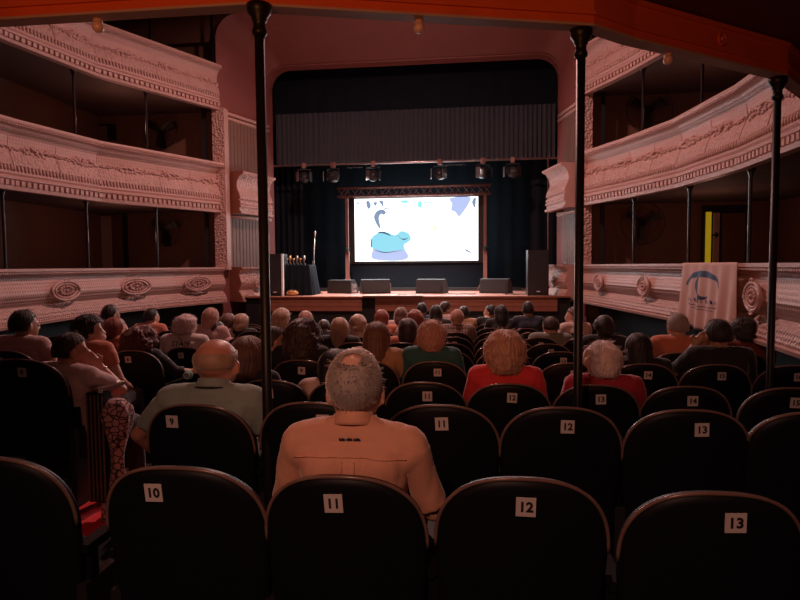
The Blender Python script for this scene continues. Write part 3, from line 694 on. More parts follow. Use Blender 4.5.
sdm = o.modifiers.new('s', 'SOLIDIFY'); sdm.thickness = .003; sdm.offset = -1
def patch(fn, n, m_n, parts, name):
    mb = MB()
    for k in range(n+1):
        (u0, v0), (u1, v1) = fn(k/n)
        for w_ in range(m_n+1): t_ = w_/m_n; mb.v.append(tuple(bpt(u0+(u1-u0)*t_, v0+(v1-v0)*t_, .005)))
    mb.f = [(k*(m_n+1)+w_, k*(m_n+1)+w_+1, (k+1)*(m_n+1)+w_+1, (k+1)*(m_n+1)+w_) for k in range(n) for w_ in range(m_n)]; mb.sm = [True]*len(mb.f)
    mb.build(name, M['blue'], br)
def arcf(t):
    a = math.pi*(1.0-t)*1.0; w_ = .035*math.sin(math.pi*t)+.012
    return ((.42+.33*math.cos(a), .36-.24*math.sin(a)), (.42+(.33-w_*1.6)*math.cos(a), .36-(.24-w_*2.0)*math.sin(a)))
patch(arcf, 40, 4, 0, 'emblem_arch')
def hookf(t):
    a = math.pi*(.62+t*1.1); w_ = .05*math.sin(math.pi*t)+.02
    return ((.42+.15*math.cos(a), .36-.19*math.sin(a)), (.42+(.15-w_)*math.cos(a), .36-(.19-w_*1.1)*math.sin(a)))
patch(hookf, 40, 4, 0, 'emblem_hook')
for k in range(11):
    u = .14+.055*k; h0 = .545
    patch(lambda t, u=u, k=k: ((u+.03*t, h0+.05*(k % 2)*t), (u+.03*t+.012, h0+.05)), 3, 1, 0, 'lettering')
patch(lambda t: ((.14+.6*t, .645), (.14+.6*t, .655)), 40, 1, 0, 'line'); patch(lambda t: ((.22+.4*t, .69), (.22+.4*t, .698)), 40, 1, 0, 'line')
# dark bag on the left box rail
q = at(240, 262, 11.75); r = empty('bag', (q.x, 11.6, EYE+.0), label='slumped dark bag on the left box front rail', cat='bag')
b_ = MB(); b_.ball((0, 0, .05), (.14, .2, .07), 20, 12); b_.v = [tuple(Vector(v)*(1+.2*noise.noise(Vector(v)*9))) for v in b_.v]; b_.build('body', M['blackmetal'], r); MB().tube([(-.1, 0, .08), (-.02, -.02, .16), (.08, 0, .09)], .01, 6).build('handle', M['blackmetal'], r)
MB().box((-2.75, 2.9, floor_z(3.4)-.0115), (-1.9, 4.1, floor_z(3.4)+.012)).build('carpet_strip', M['redcarpet'], None, label='bright red carpet strip on the floor between the nearest left seats', cat='carpet')
# ================================================================ SEATS
def seat_meshes():
    W, TOP, BOT = .252, .95, .30
    def outline(w, top, bot, n=40):
        pts = []
        for k in range(n+1):
            x = -w+2*w*k/n; u = abs(x)/w
            x = math.copysign(w*(math.sin(math.pi/2*min(1, abs(2*k/n-1)**.8))), x); u = min(1, abs(x)/w)
            pts.append((x, top-.24*(1-(1-u**2.45)**(1/2.45))))
        pts += [(w*.97, top-.42), (w*.9, bot+.03), (w*.84, bot), (-w*.84, bot), (-w*.9, bot+.03), (-w*.97, top-.42)]
        return pts
    def place(x, z, d):  # d: distance forward of the rear skin
        return (x, d+.07*(x/.25)**2*.6-.14*(z-.40), z)
    mb = MB(); O = outline(W, TOP, BOT); n = len(O); cx, cz = 0, .62
    rings = [(.0, -.006, .80), (.0, -.006, .92), (.0, 0, .975), (.012, 0, 1.0), (.028, 0, 1.0), (.038, 0, .975), (.042, 0, .9), (.045, 0, .6)]
    vs = []
    for d, _, s in rings: vs += [place(cx+(x-cx)*s, cz+(z-cz)*s, d+_) for x, z in O]
    fs = [(r*n+k, r*n+(k+1) % n, (r+1)*n+(k+1) % n, (r+1)*n+k) for r in range(len(rings)-1) for k in range(n)]
    vs += [place(0, .62, -.008), place(0, .62, .048)]
    fs += [(k, len(vs)-2, (k+1) % n) for k in range(n)]+[((len(rings)-1)*n+k, (len(rings)-1)*n+(k+1) % n, len(vs)-1) for k in range(n)]
    mb.add(vs, fs, True); back = mb.mesh('backrest', M['seat'])
    rim = MB(); rim.tube([place(x, z, .004) for x, z in O[:41]], .006, 7); rim = rim.mesh('rim', M['rim'])
    pan = MB(); pr = [(.06, .38), (.10, .355), (.46, .37), (.50, .40), (.49, .435), (.44, .455), (.12, .45), (.07, .43)]
    vs = [(sx*.215, y, z) for sx in (-1, 1) for y, z in pr]; k8 = len(pr)
    pan.add(vs, [tuple(range(k8))[::-1], tuple(range(k8, 2*k8))]+[(k, (k+1) % k8, k8+(k+1) % k8, k8+k) for k in range(k8)]); pan = pan.mesh('seat_pan', M['cushion'])
    arm = MB(); arm.box((-.022, .03, .60), (.022, .42, .63)).box((-.018, .05, .50), (.018, .09, .60)); arm = arm.mesh('armrest', M['seat'])
    leg = MB(); leg.box((-.018, .02, .02), (.018, .30, .50)).box((-.03, -.02, 0), (.03, .34, .02)); leg = leg.mesh('leg', M['blackmetal'])
    pl = MB(); pl.box((-.028, -.0015, -.029), (.028, .0015, .029)); pl = pl.mesh('number_card', M['plate'])
    return dict(backrest=back, rim=rim, seat_pan=pan, armrest=arm, leg=leg, card=pl)
SM = seat_meshes()
OCC = {}
def seat(px, Y, top, num, label, group, loff=0, s=1.0, X=None, digits=True, rz=None, card=True, cs=1.0):
    x = at(px, 300, Y).x if X is None else X
    fz = EYE+top-.95
    r = empty('theatre_seat', (x, Y+.02, fz), 0 if rz is None else rz, label=label, cat='seat', group=group)
    for nm in ('backrest', 'rim', 'seat_pan'):
        o = meshobj(nm, SM[nm], r); o.scale = (s, 1, 1)
    for sx in (-1, 1):
        for nm in ('armrest', 'leg'):
            o = meshobj(nm, SM[nm], r); o.location = (sx*.247*s, .0, 0)
    if card:
        z = .95-.078; xx = loff*1.0; u = xx/.25
        o = meshobj('number_card', SM['card'], r); o.location = (xx, .07*u*u*.6-.14*(z-.40)-.0135, z); o.rotation_euler = (R(7.5), R(rnd.uniform(-3, 3)), 0); o.scale = (cs, 1, cs)
        if digits:
            t = meshobj('digits', text_mesh(str(num), .042, M['ink'], bold=.0013), o); t.rotation_euler = (R(90), 0, 0); t.location = (0, -.003, 0)
    return r
ordn = ['', 'first', 'second', 'third', 'fourth', 'fifth', 'sixth', 'seventh', 'eighth', 'ninth', 'tenth']
def lab(num, row): return 'black theatre seat numbered %s, in the %s row from the camera' % (num, ordn[row])
for px, top, num, lo in ((-10, -.60, 9, 0), (177, -.612, 10, -.065), (341, -.622, 11, -.018), (522, -.61, 12, .008), (718, -.632, 13, .036)):
    y = 1.76+.07*(abs(px-472)/300)*0
    seat(px, y, top, num, lab(num, 1), 'theatre seats, first row', lo, 1.07 if num == 10 else 1.01, card=num != 9)
for px, num, lo in ((195, 9, -.10), (312, 10, .055), (440, 11, .008), (562, 12, .018), (690, 13, .036), (815, 14, 0)):
    seat(px, 2.60, TOPH[2]-(.0 if px != 195 else .02), num, lab(num, 2), 'theatre seats, second row', lo, 1.03)
C0 = .25; PITCH = .49
def colnum(k): return 12+k
for k in range(-3, 4):
    px = {-3: 270, -2: 345, -1: 425, 0: 509, 1: 597, 2: 688, 3: 790}[k]
    seat(px, 3.50, TOPH[3], colnum(k), lab(colnum(k), 3), 'theatre seats, third row', .015 if k not in (-3,) else 0)
for k in range(-3, 5):
    px = {-3: 300, -2: 366, -1: 435, 0: 503, 1: 571, 2: 644, 3: 717, 4: 793}[k]
    seat(px, 4.45, TOPH[4], colnum(k), lab(colnum(k), 4), 'theatre seats, fourth row', .02)
for row in range(5, 11):
    ks = list(range(-4 if row > 5 else -3, 4 if row > 8 else 5))
    for j, k in enumerate(ks):
        X = C0+PITCH*k+.02
        if k == 4 and row > 6: continue
        seat(0, ROWY[row], TOPH[row], colnum(k), 'black theatre seat, %s row from the camera, %s from the left of the centre block' % (ordn[row], ordn[min(10, j+1)]), 'theatre seats, %s row' % ordn[row], .02, X=X, digits=row < 7)
# left block
seat(20, 3.40, -.555, 8, 'black theatre seat with card 8 at the left, its ribbed end panel facing the aisle', 'left block seats', .04, s=1.15)
LB_ROWS = [(4.25, -.63, (6,)), (5.0, -.73, (133, 72, 11)), (5.72, -.80, (237, 185, 133, 81, 29)), (6.5, -.79, (244, 197, 151, 105, 60)), (7.4, -.82, (253, 212, 171, 130)), (8.25, -.85, (250, 213, 176, 140)), (9.1, -.9, (250, 216, 183))]
for i, (Y, top, xs) in enumerate(LB_ROWS):
    for j, px in enumerate(xs):
        seat(px, Y, top, 6-j, 'black theatre seat, left block, %s row beyond seat 8, %s from the aisle' % (ordn[i+1], ordn[j+1]), 'left block seats', -.03, digits=i < 3, card=not (j == 4))
# ribbed end panel beside the aisle
x8 = at(20, 300, 3.4).x; xe = at(91, 300, 3.45).x; fz8 = EYE-.555-.95
ep = empty('seat_end_panel', (xe-.02, 3.30, fz8), label='black ribbed end panel with armrest and small card beside seat 8', cat='panel')
MB().box((-.06, .18, .02), (.06, .26, .72)).build('board', M['seat'], ep)
m_ = MB()
for k in range(5): m_.box((-.055+.026*k, .17, .03), (-.047+.026*k, .182, .71))
m_.build('ribs', M['rim'], ep)
MB().box((-.03, .19, .73), (.05, .45, .75)).build('armrest', M['rim'], ep)
o = meshobj('number_card', SM['card'], ep); o.location = (.05, .165, .745); o.scale = (.5, 1, .7)
# ================================================================ PEOPLE
def skinmat(name, col): 
    m = mat(name, col, .45, var=.12, scale=20, bump=.05, bscale=120)
    b = m.node_tree.nodes['Principled BSDF']; b.inputs['Subsurface Weight'].default_value = .08; b.inputs['Subsurface Radius'].default_value = (.02, .008, .004); return m
SK = dict(fair=skinmat('fair skin', (.62, .36, .27)), red=skinmat('ruddy skin', (.60, .27, .19)), tan=skinmat('tan skin', (.42, .23, .15)), brown=skinmat('brown skin', (.25, .12, .075)))
def hairmat(name, col, sh=.6, shc=(1, .85, .8)): return mat(name, col, .5, sheen=sh, sheencol=shc, var=.35, scale=30, bump=.4, bscale=140)
HM_ = dict(black=hairmat('black hair', (.012, .009, .009), .25), dark=hairmat('dark brown hair', (.035, .018, .014), .4), brown=hairmat('brown hair', (.13, .06, .04), .5), auburn=hairmat('auburn hair', (.22, .05, .03), .6, (1, .5, .4)),
           copper=hairmat('coppery brown hair', (.42, .22, .16)), deep=hairmat('deep auburn hair', (.085, .022, .015), .6, (1, .4, .3)), blond=hairmat('dark blond hair', (.42, .27, .19)), grey=hairmat('grey hair', (.30, .26, .25)), white=hairmat('pinkish white hair', (.68, .52, .50)), silver=hairmat('silver hair', (.30, .26, .25), .9))
def cloth(name, col): return mat(name, col, .8, sheen=.35, var=.12, scale=14, bump=.25, bscale=220)
CL = dict(orange=cloth('apricot cotton shirt', (.72, .36, .24)), sage=cloth('sage green polo knit', (.30, .36, .32)), red=cloth('scarlet jersey', (.62, .035, .045)), crimson=cloth('dark crimson wool', (.38, .02, .04)), pale=cloth('pale pink blouse', (.66, .47, .42)),
          black=cloth('black cloth', (.014, .013, .016)), navy=cloth('navy cloth', (.025, .03, .05)), pink=cloth('dusty pink shirt', (.58, .38, .36)), mustard=cloth('mustard top', (.42, .24, .13)), rust=cloth('rust orange shirt', (.60, .20, .12)), white=cloth('white tee shirt', (.72, .62, .60)),
          grey=cloth('grey olive shirt', (.20, .20, .17)), wine=cloth('wine red top', (.22, .04, .035)), teal=cloth('deep teal top', (.02, .10, .10)), trousers=cloth('dark trousers', (.02, .02, .026)))
pl = cloth('checked plaid shirt', (.40, .25, .2)); nt = pl.node_tree; tc = nt.nodes.new('ShaderNodeTexCoord'); br_ = nt.nodes.new('ShaderNodeTexBrick'); br_.inputs['Scale'].default_value = 14; br_.inputs['Color1'].default_value = (.42, .28, .22, 1); br_.inputs['Color2'].default_value = (.34, .2, .17, 1); br_.inputs['Mortar'].default_value = (.08, .05, .05, 1); br_.inputs['Mortar Size'].default_value = .06; br_.offset = 0
mp = nt.nodes.new('ShaderNodeMapping'); mp.inputs['Rotation'].default_value = (R(90), 0, 0); nt.links.new(tc.outputs['Object'], mp.inputs[0]); nt.links.new(mp.outputs[0], br_.inputs[0]); nt.links.new(br_.outputs[0], nt.nodes['Principled BSDF'].inputs['Base Color']); CL['plaid'] = pl
fl = cloth('pink patterned skirt cloth', (.6, .3, .27)); nt = fl.node_tree; tc = nt.nodes.new('ShaderNodeTexCoord'); vo = nt.nodes.new('ShaderNodeTexVoronoi'); vo.feature = 'DISTANCE_TO_EDGE'; vo.inputs['Scale'].default_value = 26; nt.links.new(tc.outputs['Object'], vo.inputs[0])
rp = nt.nodes.new('ShaderNodeValToRGB'); rp.color_ramp.elements[0].color = (.05, .02, .03, 1); rp.color_ramp.elements[0].position = .05; rp.color_ramp.elements[1].color = (.6, .3, .27, 1); rp.color_ramp.elements[1].position = .12; nt.links.new(vo.outputs[0], rp.inputs[0]); nt.links.new(rp.outputs[0], nt.nodes['Principled BSDF'].inputs['Base Color']); CL['floral'] = fl

HC = Vector((0, .05, 1.128))
def pose(name):
    J = dict(pelvis=(0,.12,.53), belly=(0,.06,.70), chest=(0,-.005,.88), neck=(0,.0,1.02), necktop=(0,.03,1.075),
             shL=(-.165,-.005,.985), shR=(.165,-.005,.985), elL=(-.235,.05,.745), elR=(.235,.05,.745), wrL=(-.16,.27,.66), wrR=(.16,.27,.66),
             hipL=(-.09,.14,.53), hipR=(.09,.14,.53), knL=(-.12,.47,.53), knR=(.12,.47,.53), anL=(-.12,.50,.10), anR=(.12,.50,.10))
    if name == 'lean_hand':   # right elbow on the armrest, hand at the face
        J.update(shR=(.17,.0,.97), elR=(.25,.19,.84), wrR=(.135,.145,1.0), belly=(.0,.06,.70), chest=(.01,.0,.87))
    if name == 'hand_ear':    # left hand beside the left ear
        J.update(elL=(-.29,.10,.83), wrL=(-.145,.09,1.03))
    if name == 'arm_out':     # left arm hanging out over the armrest
        J.update(shL=(-.18,-.005,.975), elL=(-.37,.05,.76), wrL=(-.34,.20,.58))
    if name == 'reach_right': # right arm stretched to the side with raised hand
        J.update(elR=(.33,.03,.82), wrR=(.43,.12,.80))
    if name == 'hunch':
        J.update(shL=(-.185,.0,.972), shR=(.185,.0,.972), neck=(0,.01,1.03), necktop=(0,.03,1.085), elL=(-.27,.07,.73), elR=(.27,.07,.73))
    return {k: Vector(v) for k, v in J.items()}
def hand_chains(w, e, curl, side, up):
    """palm + five fingers; returns list of (pts, radii)"""
    d = (w-e).normalized(); s = d.cross(up).normalized(); n = s.cross(d)
    out = [([w, w+d*.045, w+d*.085], [.026, .032, .030])]
    for i, (off, L) in enumerate(((-.027, .068), (-.009, .078), (.009, .074), (.027, .058))):
        b = w+d*.085+s*off; p = [b]; dd = d.copy()
        for k in range(3): dd = (dd-n*curl*(k+1)*.28).normalized(); p.append(p[-1]+dd*L*(.45, .32, .23)[k])
        out.append((p, [.0105, .010, .009, .008]))
    b = w+d*.03+s*(-.03)*side
    out.append(([b, b+(d*.6-s*side*.8).normalized()*.035, b+(d*.9-s*side*.5-n*.3).normalized()*.062], [.013, .011, .009]))
    return out
def body_mesh(posename, voxel, hyaw, sleeve, face=True, neckline=1.02, fingers=True, hroll=0, hsc=1.0):
    J = pose(posename); caps = []   # (a,b,ra,rb,tag)
    def cp(a, b, ra, rb, tg): caps.append((Vector(a), Vector(b), ra, rb, tg))
    cp(J['neck']-Vector((0,0,.03)), J['necktop'], .055, .050, 'neck'); cp(J['necktop'], HC+Vector((0,-.01,-.02)), .050, .054, 'neck')
    for s in 'LR':
        cp(J['neck']+Vector((0,0,-.02)), J['sh'+s], .058, .056, 'torso'); cp(J['chest']+Vector((0,0,.03)), J['sh'+s]-Vector((0,0,.015)), .09, .055, 'torso')
        cp(J['sh'+s], J['el'+s], .052, .040, 'upper'); cp(J['el'+s], J['wr'+s], .040, .026, 'fore')
        cp(J['hip'+s], J['kn'+s], .085, .056, 'leg'); cp(J['kn'+s], J['an'+s], .054, .036, 'leg'); a = J['an'+s]; cp(a+Vector((0,-.03,-.055)), a+Vector((0,.14,-.068)), .036, .030, 'foot')
    for sx in (-1, 1):
        cp(J['belly']+Vector((sx*.06,0,-.02)), J['chest']+Vector((sx*.085,0,.02)), .098, .092, 'torso'); cp(J['pelvis']+Vector((sx*.07,0,0)), J['belly']+Vector((sx*.055,0,0)), .105, .10, 'torso')
        cp(J['chest']+Vector((sx*.085,0,.0)), J['chest']+Vector((sx*.10,0,.06)), .092, .07, 'torso')
    mb = MB()
    def capsule(a, b, ra, rb, nu=14):
        ax = (b-a); L = ax.length; ax.normalize(); prof = []
        for k in range(6): t = math.pi/2*(1-k/5); prof.append((ra*math.cos(t), -ra*math.sin(t)))
        for k in range(6): t = math.pi/2*k/5; prof.append((rb*math.cos(t), L+rb*math.sin(t)))
        q = Vector((0,0,1)).rotation_difference(ax); o = len(mb.v); mb.lathe([(max(r_, .0005), h) for r_, h in prof], n=nu)
        for i in range(o, len(mb.v)): mb.v[i] = tuple(a+q @ Vector(mb.v[i]))
    for a, b, ra, rb, tg in caps: capsule(a, b, ra, rb)
    if fingers:
        for s, sg in (('L', -1), ('R', 1)):
            up = Vector((0,0,1)) if posename == 'sit' or (s == 'L' and posename == 'lean_hand') or (s == 'R' and posename != 'lean_hand') else Vector((0,1,0))
            for pts, rr in hand_chains(J['wr'+s], J['el'+s], 1.0, sg, up):
                for i in range(len(pts)-1): capsule(pts[i], pts[i+1], rr[i], rr[i+1], 8)
                caps.append((pts[0], pts[-1], rr[0], rr[-1], 'hand'))
    # head
    h0 = len(mb.v)
    mb.ball(HC+Vector((0,-.012,.025)), (.0755, .093, .088), 28, 20); mb.ball(HC+Vector((0,.035,-.035)), (.060, .058, .078), 24, 18)
    mb.ball(HC+Vector((0,.0,-.04)), (.066, .068, .06), 20, 14)
    if face:
        mb.ball(HC+Vector((0,.098,-.02)), (.011, .016, .024), 10, 8); mb.ball(HC+Vector((0,.104,-.034)), (.016, .014, .011), 10, 8)
        mb.ball(HC+Vector((0,.085,-.068)), (.026, .012, .009), 12, 8); mb.ball(HC+Vector((0,.075,-.102)), (.026, .02, .016), 12, 8)
        for sx in (-1, 1): mb.ball(HC+Vector((sx*.032,.076,.012)), (.022, .012, .008), 10, 8)
    for sx in (-1, 1):
        o = len(mb.v); mb.ball((0,0,0), (.010, .020, .033), 12, 10); rot = Matrix.Rotation(sx*.45, 3, 'Z') @ Matrix.Rotation(-.15, 3, 'X')
        for i in range(o, len(mb.v)): mb.v[i] = tuple(HC+Vector((sx*.079, -.004, -.012))+rot @ Vector(mb.v[i]))
    RH = Matrix.Rotation(hyaw, 3, 'Z') @ Matrix.Rotation(hroll, 3, 'Y')
    for i in range(h0, len(mb.v)):
        p = Vector(mb.v[i])-HC; p = RH @ p; mb.v[i] = tuple(Vector((p.x*hsc, p.y*hsc, (p.z+.08)*hsc-.08))+HC)
    me = mb.mesh('person_raw'); o = bpy.data.objects.new('tmp', me); COL.objects.link(o)
    md = o.modifiers.new('r', 'REMESH'); md.mode = 'VOXEL'; md.voxel_size = voxel; md.use_smooth_shade = True
    sm = o.modifiers.new('s', 'SMOOTH'); sm.iterations = 2 if voxel < .011 else 1; sm.factor = .5
    dg = bpy.context.evaluated_depsgraph_get(); b = bpy.data.meshes.new_from_object(o.evaluated_get(dg)); bpy.data.objects.remove(o)
    b.name = 'body'; b.polygons.foreach_set('use_smooth', [True]*len(b.polygons))
    # classify
    nv = len(b.vertices); co = np.empty(nv*3); b.vertices.foreach_get('co', co); co = co.reshape(-1, 3); nr = np.empty(nv*3); b.vertices.foreach_get('normal', nr); nr = nr.reshape(-1, 3)
    best = np.full(nv, 1e9); tag_ = np.zeros(nv, int); tt = np.zeros(nv); names = []
    allc = caps+[(HC, HC+Vector((0,.02,-.05)), .075, .06, 'head')]
    for i, (a, c, ra, rb, tg) in enumerate(allc):
        A = np.array(a); D = np.array(c)-A; L = max(1e-9, D@D); t = np.clip((co-A)@D/L, 0, 1); dist = np.linalg.norm(co-(A+t[:, None]*D), axis=1)-(ra+(rb-ra)*t)
        k = dist < best; best[k] = dist[k]; tag_[k] = i; tt[k] = t[k]
    tg = np.array([allc[i][4] for i in tag_])
    zz = co[:, 2]
    top = (((tg == 'torso') | (tg == 'neck')) & (zz < neckline+.012+.25*np.maximum(0, -co[:, 1])*0)) | ((tg == 'upper') & (tt < sleeve)) | ((tg == 'torso') & (zz < neckline+.03))
    if sleeve > 1: top |= (tg == 'fore') & (tt < (sleeve-1))
    top &= zz > .50
    low = ((tg == 'leg') | (tg == 'foot') | ((tg == 'torso') & (zz < .60)))
    def shell(mask, off, nm, seed):
        fs = []; used = {}
        vs = []
        for p in b.polygons:
            vi = p.vertices
            if all(mask[i] for i in vi):
                f = []
                for i in vi:
                    if i not in used:
                        used[i] = len(vs); c = Vector(co[i]); wr = noise.noise(c*9+Vector((seed, 0, 0)))*.007+abs(noise.noise(Vector((c.x*22+seed, c.y*22, c.z*6))))*.006
                        wr += .010*abs(noise.noise(Vector((c.x*15+seed, c.y*8, c.z*3.2+2*c.x)))) if c.z < .97 else 0
                        if nm == 'trousers': wr *= 1.2
                        vs.append(tuple(c+Vector(nr[i])*(off+wr)))
                    f.append(used[i])
                fs.append(f)
        m = bpy.data.meshes.new(nm); m.from_pydata(vs, [], fs); m.polygons.foreach_set('use_smooth', [True]*len(fs)); m.update(); return m
    return b, shell(top, .011, 'shirt', 3.1), shell(low, .012, 'trousers', 8.2)
BC = {}
def get_body(*key):
    if key not in BC: BC[key] = body_mesh(*key)
    return BC[key]
# ---- hair: one closed cap grown over the skull, optional fall of hair below
def hair_mesh(style, near, seed):
    rg = random.Random(seed); P = dict(short=(.0, .088, .08, .10, .008), crop=(.0, .083, .078, .10, .004), bob=(.11, .098, .098, .13, .012), bouncy=(.10, .112, .105, .14, .024), long=(.26, .094, .10, .09, .010),
                                       wide=(.20, .125, .135, .13, .035), curly=(.24, .13, .15, .13, .045), shoulder=(.16, .10, .105, .10, .014), fluffy=(.075, .108, .09, .13, .02), bun=(.0, .088, .08, .10, .006), afro=(.03, .125, .11, .16, .02), thin=(.0, .086, .08, .09, .012))[style]
    L, W0, W1, zt, amp = P; nu, nd, nf = (96, 22, 26) if near else (40, 12, 12)
    if L == 0: nf = 0
    mb = MB(); rows = []
    ztop = {'afro': .135, 'bouncy': .128, 'curly': .135, 'wide': .13, 'fluffy': .128}.get(style, .119)
    so = Vector((seed*3.7, 0, 0))
    for j in range(nd+nf+1):
        row = []
        for k in range(nu):
            ph = 2*math.pi*k/nu   # 0 = +x ; pi/2 = front (+y); 3pi/2 = back
            front = math.sin(ph)
            if j <= nd:
                # dome, from the crown down; the hairline is lower at the back than in front
                low = -.062 if L == 0 else -.02
                th_end = 1.95 if L == 0 else 1.65
                if front > -.1: th_end = min(th_end, 1.62-.55*min(1, (front+.1)/.7))
                th = th_end*j/nd; rx, ry = W0, W0*1.16
                x = rx*math.sin(th)*math.cos(ph); y = ry*math.sin(th)*math.sin(ph)-.014; z = ztop*math.cos(th) if th < math.pi/2 else .105*math.cos(th)
                g = min(1, th/.6)
            else:
                t = (j-nd)/nf
                if front > .35: th = 1.62-.55*min(1, (front+.1)/.7); x = W0*math.sin(th)*math.cos(ph); y = W0*1.16*math.sin(th)*math.sin(ph)-.014; z = ztop*math.cos(th)
                else:
                    fl = max(0, min(1, (.35-front)/.5)); x0 = W0*math.cos(ph); y0 = W0*1.16*math.sin(ph)-.014; w = W0+(W1-W0)*math.sin(math.pi*min(1, t*1.15)*.6)
                    taper = 1-.35*t**3 if L > .15 else 1-.22*t**2
                    x = w*math.cos(ph)*taper; y = y0-.012*math.sin(math.pi*t)*1.2-.02*t*(L > .15)
                    z = -.008-(L*t)*fl
                    if t > .93 and L < .15: x *= .86; y *= .86
                g = 1
            d = Vector((x, y, z)); 
            if style in ('curly', 'wide', 'afro', 'bouncy', 'fluffy'):
                n_ = noise.noise(Vector((d.x*13, d.y*13, d.z*10))+so)*.55+.30*noise.noise(d*34+so)+(.22*math.sin(ph*30+9*noise.noise(d*14+so)) if near else 0)
            else: n_ = .5*noise.noise(Vector((ph*6, z*5, seed)))+.35*math.sin(ph*(34 if near else 14)+4*noise.noise(Vector((ph*2, z*9, seed))))
            rad = Vector((x, y+.014, 0)); rad = rad.normalized() if rad.length > .01 else Vector((0,0,1))
            if j <= nd: rad = (rad*math.sin(th)+Vector((0,0,math.cos(th)))).normalized()
            d += rad*amp*n_*g
            row.append(HC+d)
        rows.append(row)
    for row in rows: mb.v += [tuple(p) for p in row]
    J_ = len(rows)
    mb.f = [(j*nu+k, j*nu+(k+1) % nu, (j+1)*nu+(k+1) % nu, (j+1)*nu+k)[::-1] for j in range(1, J_-1) for k in range(nu)]+[(nu+k, nu+(k+1) % nu, 0) for k in range(nu)]
    # inner return so that the hair has thickness
    base = len(mb.v)
    for p in rows[-1]: q = (p-HC); mb.v.append(tuple(HC+Vector((q.x*.72, q.y*.72, q.z+.03 if L else q.z*.9))))
    mb.f += [((J_-1)*nu+k, (J_-1)*nu+(k+1) % nu, base+(k+1) % nu, base+k)[::-1] for k in range(nu)]
    mb.sm = [True]*len(mb.f)
    if style == 'bun':
        mb.ball(HC+Vector((0, -.115, .05)), (.042, .035, .042), 16, 12)
    # loose strands
    ns = (520 if style in ('curly', 'wide', 'bouncy', 'fluffy') else 260) if near else 90; wd = .0009 if near else .0014
    for _ in range(ns):
        j = rg.randint(max(1, nd//4), J_-1); k = rg.randrange(nu); p = rows[j][k]; front = math.sin(2*math.pi*k/nu)
        if front > .35 and j > nd: continue
        a = (p-HC-Vector((0,0,-.02 if j <= nd else (p-HC).z))).normalized(); tdir = (rows[min(J_-1, j+2)][k]-rows[j-1][k]).normalized(); ln = rg.uniform(.015, .045)*(.85 if style in ('curly', 'wide', 'bouncy', 'fluffy', 'afro', 'thin') else .7)
        sd = Vector((rg.uniform(-1, 1), rg.uniform(-1, 1), rg.uniform(-1, 1)))*.5
        mb.tube([p-a*.004, p+a*ln*.35+tdir*ln*.4, p+a*ln*.55+(tdir*.8+sd)*ln*.9], [wd, wd, wd*.4], 3, cap=False)
    return mb.mesh('hair', None)
def fringe_mesh(seed, h=.0, back=True, near=True):
    """ring of short hair round a bald crown"""
    rg = random.Random(seed); nu, nd = 96, 14; mb = MB(); rows = []
    for j in range(nd+1):
        row = []
        for k in range(nu):
            ph = 2*math.pi*k/nu; front = math.sin(ph); bare = h+.45*max(0, front)*1.0
            t0 = .78+.35*math.cos(ph+math.pi/2)*.5 if h else .95
            t0 = (.27+.10*noise.noise(Vector((math.cos(ph)*5, math.sin(ph)*5, 5))) if h else 1.12)+.10*abs(math.cos(ph)); t1 = 1.98 if front < -.1 else 1.98-.75*min(1, (front+.1)/.5)
            t1 = max(t1, t0+.05); th = t0+(t1-t0)*j/nd; thick = (.0095 if h else .004)*math.sin(math.pi*min(1, j/nd*1.0+.02))**.5
            n_ = noise.noise(Vector((ph*9, th*4, seed)))*.5+.35*math.sin(ph*40+3*noise.noise(Vector((ph*3, th*6, seed))))
            rx, ry, rz_ = .0765+thick, .094+thick, .089+thick
            d = Vector((rx*math.sin(th)*math.cos(ph), ry*math.sin(th)*math.sin(ph)-.012, rz_*math.cos(th)+.025)); d *= 1+.05*n_*(1 if h else .2)
            if h: d = Matrix.Rotation(.55, 3, 'X') @ (d-Vector((0,-.012,.025)))+Vector((0,-.012,.025)); d.z = max(d.z, -.062+.004*n_) if d.y < .02 else max(d.z, .03+.3*max(0, .0-d.y))
            row.append(HC+d)
        rows.append(row)
    for row in rows: mb.v += [tuple(p) for p in row]
    mb.f = [(j*nu+k, j*nu+(k+1) % nu, (j+1)*nu+(k+1) % nu, (j+1)*nu+k)[::-1] for j in range(nd) for k in range(nu)]; mb.sm = [True]*len(mb.f)
    for q_ in range(620 if h else 120):
        j = rg.randint(0, nd) if q_ < 430 else rg.randint(0, 1); k = rg.randrange(nu)
        if math.sin(2*math.pi*k/nu) > .3: continue
        p = rows[j][k]; a = (p-HC).normalized(); sd = Vector((rg.uniform(-1, 1), rg.uniform(-1, 1), rg.uniform(-.2, 1)))*.8; ln = rg.uniform(.008, .019)*(1 if h else .4); td = (rows[min(nd, j+1)][k]-rows[max(0, j-1)][k]).normalized()*.9
        mb.tube([p-a*.003, p+(a*.7+sd*.3+td*.4)*ln*.5, p+(a*.7+sd*.7+td)*ln*.8], [.0009, .0008, .0003], 3, cap=False)
    return mb.mesh('hair', None)
HCACHE = {}
def get_hair(style, near, seed):
    key = (style, near, seed if near else seed % 3)
    if key not in HCACHE: HCACHE[key] = fringe_mesh(seed, 1.0 if style == 'ring' else 0) if style in ('ring', 'shaved') else hair_mesh(style, near, key[2])
    return HCACHE[key]
def withmat(me, m):
    c = me.copy(); c.materials.clear(); c.materials.append(m); return c
PEOPLE = []
